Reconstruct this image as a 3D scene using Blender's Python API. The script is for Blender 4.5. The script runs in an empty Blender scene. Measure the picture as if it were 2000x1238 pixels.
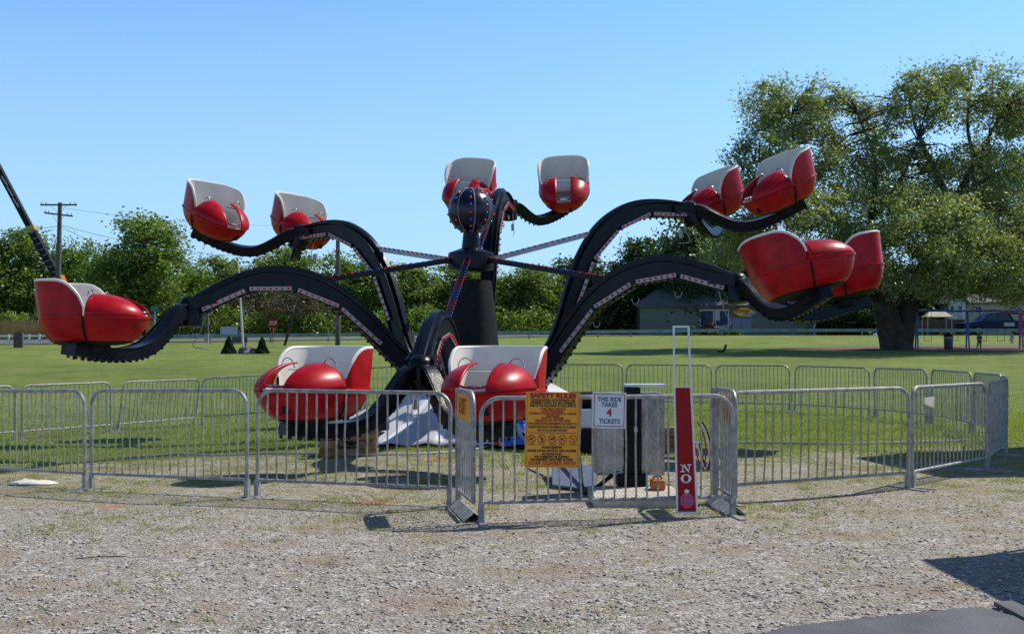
import bpy, math, random
import numpy as np
from mathutils import Vector, Matrix
random.seed(7); rng = np.random.default_rng(11)
S = bpy.context.scene
F = 2100.0; CX = 1000.0; HY = 680.0; CAMH = 1.47
# ------------------------------------------------------------------ camera
cd = bpy.data.cameras.new('camera'); cam = bpy.data.objects.new('camera', cd)
S.collection.objects.link(cam); S.camera = cam
cam.location = (0, 0, CAMH); cam.rotation_euler = (math.radians(90), 0, 0)
cd.sensor_width = 36.0; cd.lens = 36.0*F/2000.0; cd.shift_y = (HY-619.0)/2000.0
cd.clip_start = 0.1; cd.clip_end = 3000
# ------------------------------------------------------------------ light
SH = Vector((-0.74, -0.42, -1.0))                       # direction the sunlight travels
el = math.atan2(1.0, math.hypot(SH.x, SH.y)); az = math.atan2(-SH.x, -SH.y)
W = bpy.data.worlds.new('World'); S.world = W; W.use_nodes = True
nt = W.node_tree; nt.nodes.clear()
sky = nt.nodes.new('ShaderNodeTexSky'); sky.sky_type = 'NISHITA'; sky.sun_disc = False
sky.sun_elevation = el; sky.sun_rotation = az
sky.air_density = 1.15; sky.dust_density = 0.15; sky.ozone_density = 2.6; sky.altitude = 0
bg = nt.nodes.new('ShaderNodeBackground'); bg.inputs[1].default_value = 0.126
wo = nt.nodes.new('ShaderNodeOutputWorld')
_tc = nt.nodes.new('ShaderNodeTexCoord'); _sp = nt.nodes.new('ShaderNodeSeparateXYZ'); nt.links.new(_tc.outputs['Generated'], _sp.inputs[0])
_mr = nt.nodes.new('ShaderNodeMapRange'); _mr.interpolation_type = 'SMOOTHSTEP'; nt.links.new(_sp.outputs[2], _mr.inputs[0])
for _i, _v in enumerate((-.02, .40, .85, 0.0)): _mr.inputs[_i+1].default_value = _v
_ti = nt.nodes.new('ShaderNodeMixRGB'); _ti.blend_type = 'MULTIPLY'; _ti.inputs[0].default_value = 1; _ti.inputs[2].default_value = (.80, 1.10, 1.42, 1)
nt.links.new(sky.outputs[0], _ti.inputs[1])
_mx = nt.nodes.new('ShaderNodeMixRGB'); nt.links.new(_mr.outputs[0], _mx.inputs[0]); nt.links.new(_ti.outputs[0], _mx.inputs[1])
_mx.inputs[2].default_value = (.43/.135, .69/.135, 1.0/.135, 1)
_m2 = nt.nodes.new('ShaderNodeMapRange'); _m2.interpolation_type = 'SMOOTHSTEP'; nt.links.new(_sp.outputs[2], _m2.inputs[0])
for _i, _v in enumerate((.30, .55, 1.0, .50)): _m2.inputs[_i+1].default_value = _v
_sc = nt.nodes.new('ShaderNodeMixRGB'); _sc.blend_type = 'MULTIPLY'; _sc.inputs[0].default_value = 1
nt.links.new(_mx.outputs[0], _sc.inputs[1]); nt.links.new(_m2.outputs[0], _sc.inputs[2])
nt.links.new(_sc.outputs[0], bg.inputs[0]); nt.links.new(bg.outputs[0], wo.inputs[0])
sl = bpy.data.lights.new('sun', 'SUN'); sl.energy = 5.0; sl.angle = math.radians(0.53); sl.color = (1, .955, .88)
so = bpy.data.objects.new('sun', sl); S.collection.objects.link(so)
so.rotation_euler = SH.to_track_quat('-Z', 'Y').to_euler(); so.location = (20, 10, 30)
S.view_settings.view_transform = 'Standard'; S.view_settings.look = 'None'
S.view_settings.exposure = 0.12; S.view_settings.gamma = 1.0
S.cycles.max_bounces = 6; S.cycles.transparent_max_bounces = 8
# ------------------------------------------------------------------ helpers
def PX(px, py, Y): return Vector(((px-CX)*Y/F, Y, CAMH+(HY-py)*Y/F))
def sst(a, b, x):
    t = np.clip((x-a)/(b-a), 0, 1); return t*t*(3-2*t)
def tz(x, y):
    x = np.asarray(x, float); y = np.asarray(y, float)
    s = 0.0327*np.clip(y-22, 0, None)*sst(22, 35, y)
    s = np.minimum(s, 2.78 + 0.0*y)
    k = sst(96, 120, y); s = s*(1-k)+2.70*k
    dip = 0.30*sst(1.0, 8.0, -x)*sst(8, 20, y)*(1-sst(27, 42, y))
    und = 0.012*np.sin(x*1.3+y*.7)*np.sin(y*.9-x*.4)*sst(5, 9, y)*(1-sst(30, 60, y))
    return s-dip+und
def tzf(x, y): return float(tz(x, y))
def tag(o, label, cat, group=None, kind=None):
    o['label'] = label; o['category'] = cat
    if group: o['group'] = group
    if kind: o['kind'] = kind
    return o
def empty(name, loc=(0, 0, 0), rz=0.0):
    o = bpy.data.objects.new(name, None); S.collection.objects.link(o); o.location = loc
    o.rotation_euler = (0, 0, rz); o.empty_display_size = .2; return o
def copy_tree(o, parent=None):
    c = o.copy(); S.collection.objects.link(c); c.parent = parent
    for ch in o.children: copy_tree(ch, c)
    return c
def catmull(pts, n=6):
    P = [Vector(p) for p in pts]; P = [P[0]*2-P[1]]+P+[P[-1]*2-P[-2]]; out = []
    for i in range(1, len(P)-2):
        for k in range(n):
            t = k/n; a, b, c, d = P[i-1:i+3]
            out.append(.5*((2*b)+(c-a)*t+(2*a-5*b+4*c-d)*t*t+(3*b-a-3*c+d)*t**3))
    out.append(P[-2]); return out
class MB:
    def __init__(s): s.v = []; s.f = []; s.m = []; s.M = None
    def add(s, V, Fc, m=0):
        o = len(s.v)
        for p in V:
            p = Vector(p)
            s.v.append(tuple(s.M @ p) if s.M else tuple(p))
        for f in Fc: s.f.append(tuple(i+o for i in f)); s.m.append(m)
        return s
    def box(s, x0, x1, y0, y1, z0, z1, m=0):
        V = [(x, y, z) for z in (z0, z1) for y in (y0, y1) for x in (x0, x1)]
        return s.add(V, [(0,2,3,1),(4,5,7,6),(0,1,5,4),(2,6,7,3),(0,4,6,2),(1,3,7,5)], m)
    def beam(s, a, b, w, h, m=0, up=(0, 0, 1)):
        return s.sweep([a, b], w, h, m, up)
    def sweep(s, pts, w, h, m=0, up=(0, 0, 1), taper=None, off=(0, 0)):
        P = [Vector(p) for p in pts]; n = len(P); V = []; up = Vector(up)
        for i, p in enumerate(P):
            t = (P[min(i+1, n-1)]-P[max(i-1, 0)]).normalized()
            sd = t.cross(up)
            if sd.length < 1e-4: sd = t.cross(Vector((1, 0, 0)))
            sd.normalize(); u2 = sd.cross(t).normalized()
            k = taper(i/(n-1)) if taper else 1.0
            for a, b in ((-1,-1),(1,-1),(1,1),(-1,1)):
                V.append(p+sd*(a*w/2+off[0])+u2*(b*h/2*k+off[1]))
        Fc = []
        for i in range(n-1):
            for k in range(4):
                Fc.append((i*4+k, i*4+(k+1)%4, i*4+4+(k+1)%4, i*4+4+k))
        Fc += [(3,2,1,0), tuple((n-1)*4+k for k in range(4))]
        return s.add(V, Fc, m)
    def tube(s, pts, r, n=8, m=0, cap=True, closed=False):
        P = [Vector(p) for p in pts]; N = len(P); V = []; up = None
        for i, p in enumerate(P):
            if closed: t = (P[(i+1) % N]-P[i-1]).normalized()
            else: t = (P[min(i+1, N-1)]-P[max(i-1, 0)]).normalized()
            if up is None: up = Vector((0, 0, 1)) if abs(t.z) < .9 else Vector((1, 0, 0))
            a = t.cross(up).normalized(); b = a.cross(t).normalized(); up = b
            rr = r[i] if isinstance(r, (list, tuple)) else r
            for k in range(n):
                q = 2*math.pi*k/n; V.append(p+a*(rr*math.cos(q))+b*(rr*math.sin(q)))
        Fc = []
        for i in range(N if closed else N-1):
            j = (i+1) % N
            for k in range(n): Fc.append((i*n+k, i*n+(k+1)%n, j*n+(k+1)%n, j*n+k))
        if cap and not closed: Fc += [tuple(reversed(range(n))), tuple((N-1)*n+k for k in range(n))]
        return s.add(V, Fc, m)
    def lathe(s, prof, n=20, m=0, c=(0, 0, 0), axis=None):
        c = Vector(c); V = []
        R = Vector(axis).to_track_quat('Z', 'Y').to_matrix() if axis else Matrix.Identity(3)
        for r, z in prof:
            for k in range(n):
                q = 2*math.pi*k/n; V.append(c+R @ Vector((r*math.cos(q), r*math.sin(q), z)))
        Fc = []
        for i in range(len(prof)-1):
            for k in range(n): Fc.append((i*n+k, i*n+(k+1)%n, (i+1)*n+(k+1)%n, (i+1)*n+k))
        Fc += [tuple(reversed(range(n))), tuple((len(prof)-1)*n+k for k in range(n))]
        return s.add(V, Fc, m)
    def ball(s, c, r, n=8, m=0, sz=1.0):
        h = max(4, n//2+1)
        return s.lathe([(max(1e-4, r*math.sin(math.pi*i/h)), -r*sz*math.cos(math.pi*i/h)) for i in range(h+1)], n, m, c)
    def rings(s, R, m=0, close=True, cap=True):
        n = len(R[0]); V = [p for r in R for p in r]; Fc = []
        for i in range(len(R)-1):
            for k in range(n if close else n-1): Fc.append((i*n+k, i*n+(k+1)%n, (i+1)*n+(k+1)%n, (i+1)*n+k))
        if cap and close: Fc += [tuple(reversed(range(n))), tuple((len(R)-1)*n+k for k in range(n))]
        return s.add(V, Fc, m)
    def poly(s, pts, y0, y1, m=0):   # (x,z) outline extruded in y
        n = len(pts); V = [(x, y0, z) for x, z in pts]+[(x, y1, z) for x, z in pts]
        Fc = [tuple(range(n)), tuple(reversed(range(n, 2*n)))]+[(k, k+n, (k+1)%n+n, (k+1)%n) for k in range(n)]
        return s.add(V, Fc, m)
    def build(s, name, mats, parent=None, smooth=False, bevel=0, solid=0, ang=40):
        me = bpy.data.meshes.new(name); me.from_pydata(s.v, [], s.f)
        mats = mats if isinstance(mats, (list, tuple)) else [mats]
        for m in mats: me.materials.append(m)
        me.polygons.foreach_set('material_index', s.m)
        if smooth:
            me.polygons.foreach_set('use_smooth', [True]*len(s.f))
            me.update()
            me.set_sharp_from_angle(angle=math.radians(ang))
        me.update()
        o = bpy.data.objects.new(name, me); S.collection.objects.link(o)
        if parent: o.parent = parent
        if solid:
            md = o.modifiers.new('solid', 'SOLIDIFY'); md.thickness = solid; md.offset = 0
        if bevel:
            md = o.modifiers.new('bevel', 'BEVEL'); md.width = bevel; md.segments = 2; md.limit_method = 'ANGLE'
        return o
def npmesh(name, V, Fi, mat, parent=None, mi=None):
    """V (N,3), Fi (M,k) constant polygon size"""
    me = bpy.data.meshes.new(name); k = Fi.shape[1]
    me.vertices.add(len(V)); me.vertices.foreach_set('co', V.astype(np.float32).ravel())
    me.loops.add(Fi.size); me.loops.foreach_set('vertex_index', Fi.astype(np.int32).ravel())
    me.polygons.add(len(Fi)); me.polygons.foreach_set('loop_start', (np.arange(len(Fi))*k).astype(np.int32))
    me.polygons.foreach_set('loop_total', np.full(len(Fi), k, np.int32))
    for m in (mat if isinstance(mat, (list, tuple)) else [mat]): me.materials.append(m)
    if mi is not None: me.polygons.foreach_set('material_index', mi.astype(np.int32))
    me.update(calc_edges=True)
    o = bpy.data.objects.new(name, me); S.collection.objects.link(o)
    if parent: o.parent = parent
    return o
# ------------------------------------------------------------------ materials
def mat(name, col, rough=.5, metal=0.0, coat=0.0, var=0.0, vscale=8.0, bump=0.0, bscale=40.0, col2=None, spec=.5):
    m = bpy.data.materials.new(name); m.use_nodes = True; t = m.node_tree; b = t.nodes['Principled BSDF']
    b.inputs['Base Color'].default_value = (*col, 1); b.inputs['Roughness'].default_value = rough
    b.inputs['Metallic'].default_value = metal; b.inputs['Coat Weight'].default_value = coat
    b.inputs['Coat Roughness'].default_value = .06; b.inputs['Specular IOR Level'].default_value = spec
    tc = t.nodes.new('ShaderNodeTexCoord')
    nz = t.nodes.new('ShaderNodeTexNoise'); nz.inputs['Scale'].default_value = vscale; nz.inputs['Detail'].default_value = 6
    t.links.new(tc.outputs['Object'], nz.inputs['Vector'])
    c2 = col2 or tuple(c*(1-var) for c in col); c1 = col if col2 else tuple(min(1, c*(1+var*.5)) for c in col)
    r = t.nodes.new('ShaderNodeValToRGB'); r.color_ramp.elements[0].position = .36; r.color_ramp.elements[1].position = .64
    r.color_ramp.elements[0].color = (*c2, 1); r.color_ramp.elements[1].color = (*c1, 1)
    t.links.new(nz.outputs['Fac'], r.inputs[0]); t.links.new(r.outputs[0], b.inputs['Base Color'])
    mr = t.nodes.new('ShaderNodeMapRange'); mr.inputs[3].default_value = max(.02, rough-.08); mr.inputs[4].default_value = min(1, rough+.12)
    n2 = t.nodes.new('ShaderNodeTexNoise'); n2.inputs['Scale'].default_value = vscale*2.3; n2.inputs['Detail'].default_value = 4
    t.links.new(tc.outputs['Object'], n2.inputs['Vector']); t.links.new(n2.outputs['Fac'], mr.inputs[0]); t.links.new(mr.outputs[0], b.inputs['Roughness'])
    if bump:
        nb = t.nodes.new('ShaderNodeTexNoise'); nb.inputs['Scale'].default_value = bscale; nb.inputs['Detail'].default_value = 5
        t.links.new(tc.outputs['Object'], nb.inputs['Vector'])
        bp = t.nodes.new('ShaderNodeBump'); bp.inputs['Strength'].default_value = bump; bp.inputs['Distance'].default_value = .02
        t.links.new(nb.outputs['Fac'], bp.inputs['Height']); t.links.new(bp.outputs[0], b.inputs['Normal'])
    return m
def leafmat(name, c1, c2, c3, trans=.35, scale=.5):
    m = bpy.data.materials.new(name); m.use_nodes = True; t = m.node_tree; t.nodes.clear()
    N = t.nodes.new; L = t.links.new
    out = N('ShaderNodeOutputMaterial'); g = N('ShaderNodeNewGeometry'); tc = N('ShaderNodeTexCoord')
    nz = N('ShaderNodeTexNoise'); nz.inputs['Scale'].default_value = scale; nz.inputs['Detail'].default_value = 3
    L(tc.outputs['Object'], nz.inputs['Vector'])
    ad = N('ShaderNodeMath'); ad.operation = 'MULTIPLY_ADD'; ad.inputs[1].default_value = .5
    L(g.outputs['Random Per Island'], ad.inputs[0])
    mm = N('ShaderNodeMath'); mm.operation = 'MULTIPLY_ADD'; mm.inputs[1].default_value = 1.0; mm.inputs[2].default_value = -.25
    L(nz.outputs['Fac'], mm.inputs[0]); L(mm.outputs[0], ad.inputs[2])
    r = N('ShaderNodeValToRGB'); e = r.color_ramp.elements; e[0].position = .1; e[0].color = (*c1, 1); e[1].position = .9; e[1].color = (*c3, 1)
    x = e.new(.5); x.color = (*c2, 1)
    L(ad.outputs[0], r.inputs[0])
    d = N('ShaderNodeBsdfPrincipled'); d.inputs['Roughness'].default_value = .42; d.inputs['Specular IOR Level'].default_value = .5
    tr = N('ShaderNodeBsdfTranslucent')
    br = N('ShaderNodeMixRGB'); br.blend_type = 'MULTIPLY'; br.inputs[0].default_value = 1; br.inputs[2].default_value = (1.15, 1.25, .5, 1)
    L(r.outputs[0], d.inputs['Base Color']); L(r.outputs[0], br.inputs[1]); L(br.outputs[0], tr.inputs['Color'])
    mx = N('ShaderNodeMixShader'); mx.inputs[0].default_value = trans
    L(d.outputs[0], mx.inputs[1]); L(tr.outputs[0], mx.inputs[2]); L(mx.outputs[0], out.inputs[0])
    return m
M = {}
M['red'] = mat('red_paint', (.40, .0035, .008), .33, coat=.0, var=.26, vscale=5, spec=.22)
M['white_shell'] = mat('white_shell', (.70, .64, .57), .42, var=.06, vscale=4)
M['black'] = mat('black_paint', (.0035, .0045, .009), .30, var=.5, vscale=6, bump=.12, bscale=30, spec=.22)
M['matt_black'] = mat('black_matt', (.006, .006, .007), .55, var=.4, vscale=12, spec=.2)
M['navy'] = mat('navy_paint', (.005, .008, .022), .25, var=.35, vscale=7, spec=.4)
M['galv'] = mat('galvanised', (.34, .33, .32), .45, metal=.3, var=.35, vscale=14, bump=.1, bscale=60)
M['chrome'] = mat('chrome', (.6, .6, .62), .15, metal=1, var=.05)
M['strip'] = mat('strip_white', (.36, .345, .34), .35, metal=.3, var=.2, vscale=20)
M['bulb_red'] = mat('bulb_red', (.55, .01, .012), .12, coat=.5)
M['bulb_blue'] = mat('bulb_blue', (.02, .05, .42), .12, coat=.5)
M['wood'] = mat('wood_block', (.36, .22, .09), .8, col2=(.22, .12, .05), vscale=9, bump=.3)
M['pole_wood'] = mat('pole_wood', (.10, .085, .07), .85, var=.35, vscale=3, bump=.4, bscale=20)
M['bark'] = mat('bark', (.045, .034, .026), .9, var=.55, vscale=2.5, bump=1.0, bscale=6)
M['yellow'] = mat('yellow_sign', (.86, .34, .004), .4, var=.08, vscale=9)
M['sign_white'] = mat('sign_white', (.68, .68, .70), .4, var=.06, vscale=9)
M['sign_red'] = mat('sign_red', (.30, .004, .006), .4, var=.1, vscale=9, spec=.2)
M['ink'] = mat('ink', (.012, .012, .02), .6)
M['ink_red'] = mat('ink_red', (.42, .02, .012), .6)
M['ink_blue'] = mat('ink_blue', (.02, .035, .10), .6)
M['purple'] = mat('purple', (.15, .08, .42), .5)
M['pink'] = mat('pink', (.50, .06, .10), .5)
M['cable_grey'] = mat('cable_grey', (.33, .33, .33), .6)
M['rubber'] = mat('rubber_mat', (.07, .072, .078), .62, var=.35, vscale=3, bump=.25, bscale=90)
M['orange'] = mat('orange', (.50, .12, .01), .45, var=.15)
M['deck'] = mat('deck_board', (.47, .42, .34), .8, var=.2, vscale=12, bump=.2)
M['steel_blue'] = mat('rail_steel', (.16, .22, .24), .45, metal=.4, var=.25, vscale=1.5)
M['rail_white'] = mat('rail_white', (.62, .62, .60), .5, var=.15)
M['blue_metal'] = mat('blue_metal', (.02, .07, .38), .35, coat=.2)
M['red_metal'] = mat('red_metal', (.40, .02, .02), .4)
# ---- diamond plate
def plate():
    m = mat('diamond_plate', (.42, .41, .38), .38, metal=.75, col2=(.27, .25, .22), vscale=5); t = m.node_tree
    tc = t.nodes.new('ShaderNodeTexCoord'); mp = t.nodes.new('ShaderNodeMapping'); mp.inputs['Rotation'].default_value = (0, math.radians(45), 0)
    ck = t.nodes.new('ShaderNodeTexVoronoi'); ck.inputs['Scale'].default_value = 34
    t.links.new(tc.outputs['Object'], mp.inputs[0]); t.links.new(mp.outputs[0], ck.inputs['Vector'])
    bp = t.nodes.new('ShaderNodeBump'); bp.inputs['Strength'].default_value = .9; bp.inputs['Distance'].default_value = .01
    t.links.new(ck.outputs['Distance'], bp.inputs['Height']); t.links.new(bp.outputs[0], t.nodes['Principled BSDF'].inputs['Normal'])
    return m
M['plate'] = plate()
# ------------------------------------------------------------------ ground material
def groundmat():
    m = bpy.data.materials.new('ground'); m.use_nodes = True; t = m.node_tree; b = t.nodes['Principled BSDF']
    N = t.nodes.new; L = t.links.new
    def noise(sc, det=6, rough=.6, vec=None, dist=0):
        n = N('ShaderNodeTexNoise'); n.inputs['Scale'].default_value = sc; n.inputs['Detail'].default_value = det
        n.inputs['Roughness'].default_value = rough; n.inputs['Distortion'].default_value = dist
        L(vec or geo.outputs['Position'], n.inputs['Vector']); return n.outputs['Fac']
    def ramp(f, cols):
        r = N('ShaderNodeValToRGB'); e = r.color_ramp.elements
        e[0].position, e[0].color = cols[0][0], (*cols[0][1], 1); e[1].position, e[1].color = cols[-1][0], (*cols[-1][1], 1)
        for p, c in cols[1:-1]:
            x = e.new(p); x.color = (*c, 1)
        L(f, r.inputs[0]); return r.outputs[0]
    def mth(op, a, b_, c=None):
        n = N('ShaderNodeMath'); n.operation = op
        for i, v in enumerate((a, b_, c)):
            if v is None: continue
            if isinstance(v, (int, float)): n.inputs[i].default_value = v
            else: L(v, n.inputs[i])
        return n.outputs[0]
    def mr(f, a, b_, c=0, d=1):
        n = N('ShaderNodeMapRange'); n.interpolation_type = 'SMOOTHSTEP'; L(f, n.inputs[0])
        for i, v in enumerate((a, b_, c, d)): n.inputs[i+1].default_value = v
        return n.outputs[0]
    def mix(f, a, b_):
        n = N('ShaderNodeMixRGB'); L(f, n.inputs[0]); L(a, n.inputs[1]); L(b_, n.inputs[2]); return n.outputs[0]
    geo = N('ShaderNodeNewGeometry'); sp = N('ShaderNodeSeparateXYZ'); L(geo.outputs['Position'], sp.inputs[0])
    vo = N('ShaderNodeTexVoronoi'); vo.inputs['Scale'].default_value = 34; L(geo.outputs['Position'], vo.inputs['Vector'])
    vo2 = N('ShaderNodeTexVoronoi'); vo2.inputs['Scale'].default_value = 75; L(geo.outputs['Position'], vo2.inputs['Vector'])
    bw = N('ShaderNodeSeparateColor'); L(vo.outputs['Color'], bw.inputs[0])
    bw2 = N('ShaderNodeSeparateColor'); L(vo2.outputs['Color'], bw2.inputs[0])
    st = ramp(bw.outputs[0], [(0, (.16, .135, .11)), (.35, (.315, .275, .235)), (.7, (.44, .395, .34)), (1, (.61, .565, .50))])
    st2 = ramp(bw2.outputs[1], [(0, (.17, .14, .11)), (.5, (.34, .30, .245)), (1, (.52, .47, .405))])
    gr = mix(mr(noise(3.0), .45, .6), st, st2)
    dirt = ramp(noise(9), [(.3, (.23, .17, .12)), (.7, (.40, .32, .24))])
    gr = mix(mr(noise(1.1, 6, .7), .49, .64, 0, .85), gr, dirt)
    dryg = ramp(noise(28, 4), [(.25, (.17, .15, .07)), (.5, (.27, .25, .12)), (.75, (.38, .34, .21))])
    green = ramp(noise(1.2, 8, .75), [(.3, (.115, .165, .03)), (.5, (.165, .22, .042)), (.7, (.23, .28, .07))])
    g2 = ramp(noise(.12, 3), [(.35, (.14, .20, .032)), (.65, (.26, .305, .075))])
    green = mix(mr(noise(2.5), .3, .7), green, g2)
    spk = ramp(noise(14, 8, .85), [(.36, (.50, .55, .45)), (.5, (.95, .95, .9)), (.62, (1.3, 1.25, 1.35))])
    mu = N('ShaderNodeMixRGB'); mu.blend_type = 'MULTIPLY'; mu.inputs[0].default_value = .8; L(green, mu.inputs[1]); L(spk, mu.inputs[2])
    sp2 = ramp(noise(.45, 7, .8), [(.36, (.66, .74, .6)), (.5, (1, 1, 1)), (.64, (1.28, 1.16, 1.25))]); m2_ = N('ShaderNodeMixRGB'); m2_.blend_type = 'MULTIPLY'; m2_.inputs[0].default_value = .9; L(mu.outputs[0], m2_.inputs[1]); L(sp2, m2_.inputs[2]); mu = m2_
    worn = mth('MULTIPLY', mr(noise(.35, 6, .7), .56, .68), .55); wc = ramp(noise(5), [(.3, (.20, .20, .06)), (.7, (.30, .27, .12))])
    green = mix(worn, mu.outputs[0], wc)
    yy = sp.outputs[1]; nz = mth('SUBTRACT', noise(.55, 6, .65), .5); nz2 = mth('SUBTRACT', noise(2.2, 5, .7), .5)
    yn = mth('ADD', mth('MULTIPLY_ADD', nz, 8.0, yy), mth('MULTIPLY', nz2, 7.0))
    f1 = mth('MULTIPLY', mr(yn, 7.5, 13.5), mr(noise(6.5, 6, .75), .38, .62))
    c = mix(f1, gr, dryg)
    f2 = mr(yn, 14.0, 17.0)
    c = mix(f2, c, green)
    for (px_, py_, rx_, ry_) in ((-1.35, 10.25, .30, .22), (-3.8, 10.1, .22, .16), (-.85, 14.2, .5, .3)):
        dx_ = mth('DIVIDE', mth('SUBTRACT', sp.outputs[0], px_), rx_); dy_ = mth('DIVIDE', mth('SUBTRACT', yy, py_), ry_)
        d_ = mth('ADD', mth('MULTIPLY', dx_, dx_), mth('MULTIPLY', dy_, dy_)); d_ = mth('ADD', d_, mth('MULTIPLY', nz2, 3.0))
        rc = N('ShaderNodeRGB'); rc.outputs[0].default_value = (.50, .17, .10, 1); c = mix(mth('MULTIPLY', mr(d_, 1.0, .1), .65), c, rc.outputs[0])
    L(c, b.inputs['Base Color']); b.inputs['Roughness'].default_value = .95; b.inputs['Specular IOR Level'].default_value = .2
    h1 = mth('MULTIPLY', mth('SUBTRACT', 1.0, vo.outputs['Distance']), 1.0)
    hh = mth('ADD', mth('MULTIPLY', h1, .5), mth('MULTIPLY', noise(60, 4), .8))
    bp = N('ShaderNodeBump'); bp.inputs['Strength'].default_value = 1.0; bp.inputs['Distance'].default_value = .03
    L(hh, bp.inputs['Height'])
    bp2 = N('ShaderNodeBump'); bp2.inputs['Distance'].default_value = .12; L(noise(5, 8, .8), bp2.inputs['Height']); L(bp.outputs[0], bp2.inputs['Normal'])
    L(mr(yy, 12, 20, .15, .8), bp2.inputs['Strength'])
    L(bp2.outputs[0], b.inputs['Normal'])
    return m
M['ground'] = groundmat()
# ------------------------------------------------------------------ ground sheet
xs = np.unique(np.concatenate([np.linspace(-12, 12, 121), -np.geomspace(12, 900, 50), np.geomspace(12, 900, 50)]))
ys = np.unique(np.concatenate([np.linspace(-8, 34, 190), np.linspace(34, 130, 90), np.geomspace(130, 1800, 22)]))
gx, gy = np.meshgrid(xs, ys); V = np.stack([gx, gy, tz(gx, gy)], -1).reshape(-1, 3)
nx = len(xs); I = (np.arange(len(ys)-1)[:, None]*nx+np.arange(nx-1)[None]).ravel()
g = npmesh('ground', V, np.stack([I, I+1, I+nx+1, I+nx], 1), M['ground']); g['kind'] = 'structure'
g.data.polygons.foreach_set('use_smooth', [True]*len(g.data.polygons))
def strip(name, pts, half, matl, dz, seg=60):
    V = []; Fc = []; pts = catmull([(*p, 0) for p in pts], seg//(len(pts)-1)); n = len(pts)
    for i, p in enumerate(pts):
        t = (pts[min(i+1, n-1)]-pts[max(0, i-1)]).normalized(); s = Vector((-t.y, t.x, 0))
        for k in range(5):
            q = p+s*half*(k/2-1); V.append((q.x, q.y, tzf(q.x, q.y)+dz))
    for i in range(n-1):
        for k in range(4): Fc.append((i*5+k, i*5+5+k, i*5+6+k, i*5+1+k))
    b = MB(); b.add(V, Fc); o = b.build(name, matl, smooth=True); o['kind'] = 'structure'; return o
asph = mat('asphalt', (.11, .11, .11), .9, var=.2, vscale=1, bump=.2)
strip('road', [(-120, 42), (-60, 67), (-34, 79), (-14, 91), (20, 112), (60, 122), (150, 124)], 4.0, asph, .06)
mulch = mat('mulch', (.15, .055, .04), .95, col2=(.09, .04, .03), vscale=3, bump=.6, bscale=8)
mb = MB(); ring = []
outl = [(16.2, 66.2), (18.5, 64.2), (22.5, 62.2), (27, 61.2), (31, 61.0), (36, 62.0), (44, 63.6), (44, 71), (30, 70.8), (22, 69.6), (18, 68)]
cc = Vector((sum(p[0] for p in outl)/len(outl), sum(p[1] for p in outl)/len(outl), 0))
ol = catmull([(*p, 0) for p in outl+[outl[0]]], 6)
for k in range(9):
    f = 1-k/8*.97; ring.append([((cc+(p-cc)*f).x, (cc+(p-cc)*f).y, tzf((cc+(p-cc)*f).x, (cc+(p-cc)*f).y)+.035) for p in ol[:-1]])
mb.rings(ring, cap=False); o = mb.build('playground_mulch', mulch); o['kind'] = 'structure'
# ---- gravel pebbles + grass
def scatter(n, ymin, ymax, pw=1.0):
    y = ymin+(ymax-ymin)*rng.random(n)**pw; x = (rng.random(n)*2-1)*(.50*y+.6); return x, y
def vnoise(x, y, sc, seed=0):
    r = np.random.default_rng(seed); G = r.random((128, 128)); u = (x*sc) % 127; v = (y*sc) % 127
    i = u.astype(int); j = v.astype(int); fu = u-i; fv = v-j; fu = fu*fu*(3-2*fu); fv = fv*fv*(3-2*fv)
    return (G[j, i]*(1-fu)+G[j, i+1]*fu)*(1-fv)+(G[j+1, i]*(1-fu)+G[j+1, i+1]*fu)*fv
def pebbles():
    x, y = scatter(70000, 5.0, 13.5, 1.3)
    keep = rng.random(len(x)) < (.10+.95*np.clip(vnoise(x, y, 1.2, 3)*.6+vnoise(x, y, 5, 4)*.8-.35, 0, 1))*(1-.75*sst(9, 13, y))
    x, y = x[keep], y[keep]; n = len(x)
    base = np.array([[1,0,0],[.3,.9,0],[-.8,.55,0],[-.7,-.6,0],[.4,-.85,0],[.1,0,.9],[0,0,-.6]])
    V = base[None]*(1+.45*(rng.random((n, 7, 3))-.5))
    s = (.004+.013*rng.random(n)**4); V[..., 2] *= (.35+.5*rng.random(n))[:, None]
    a = rng.random(n)*6.28; ca, sa = np.cos(a)[:, None], np.sin(a)[:, None]
    X = (V[..., 0]*ca-V[..., 1]*sa)*s[:, None]+x[:, None]; Y = (V[..., 0]*sa+V[..., 1]*ca)*s[:, None]+y[:, None]
    Z = V[..., 2]*s[:, None]+tz(x, y)[:, None]+s[:, None]*.25
    P = np.stack([X, Y, Z], -1).reshape(-1, 3)
    f = np.array([[0,1,5],[1,2,5],[2,3,5],[3,4,5],[4,0,5],[1,0,6],[2,1,6],[3,2,6],[4,3,6],[0,4,6]])
    Fi = (np.arange(n)*7)[:, None, None]+f[None]
    return P, Fi.reshape(-1, 3)
m = bpy.data.materials.new('stones'); m.use_nodes = True; t = m.node_tree; b = t.nodes['Principled BSDF']
g_ = t.nodes.new('ShaderNodeNewGeometry'); r = t.nodes.new('ShaderNodeValToRGB'); e = r.color_ramp.elements
e[0].color = (.17, .15, .13, 1); e[1].color = (.60, .56, .50, 1); x_ = e.new(.5); x_.color = (.40, .35, .29, 1)
t.links.new(g_.outputs['Random Per Island'], r.inputs[0]); t.links.new(r.outputs[0], b.inputs['Base Color']); b.inputs['Roughness'].default_value = .9
P_, F_ = pebbles(); o = npmesh('gravel', P_, F_, m); tag(o, 'loose grey gravel stones strewn over the ground before the barriers', 'gravel', kind='stuff')
grassA = leafmat('grass_green', (.15, .19, .045), (.24, .285, .075), (.40, .42, .18), .5, 1.5)
grassB = leafmat('grass_dry', (.17, .18, .05), (.28, .29, .08), (.44, .40, .19), .45, 2.5)
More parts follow.
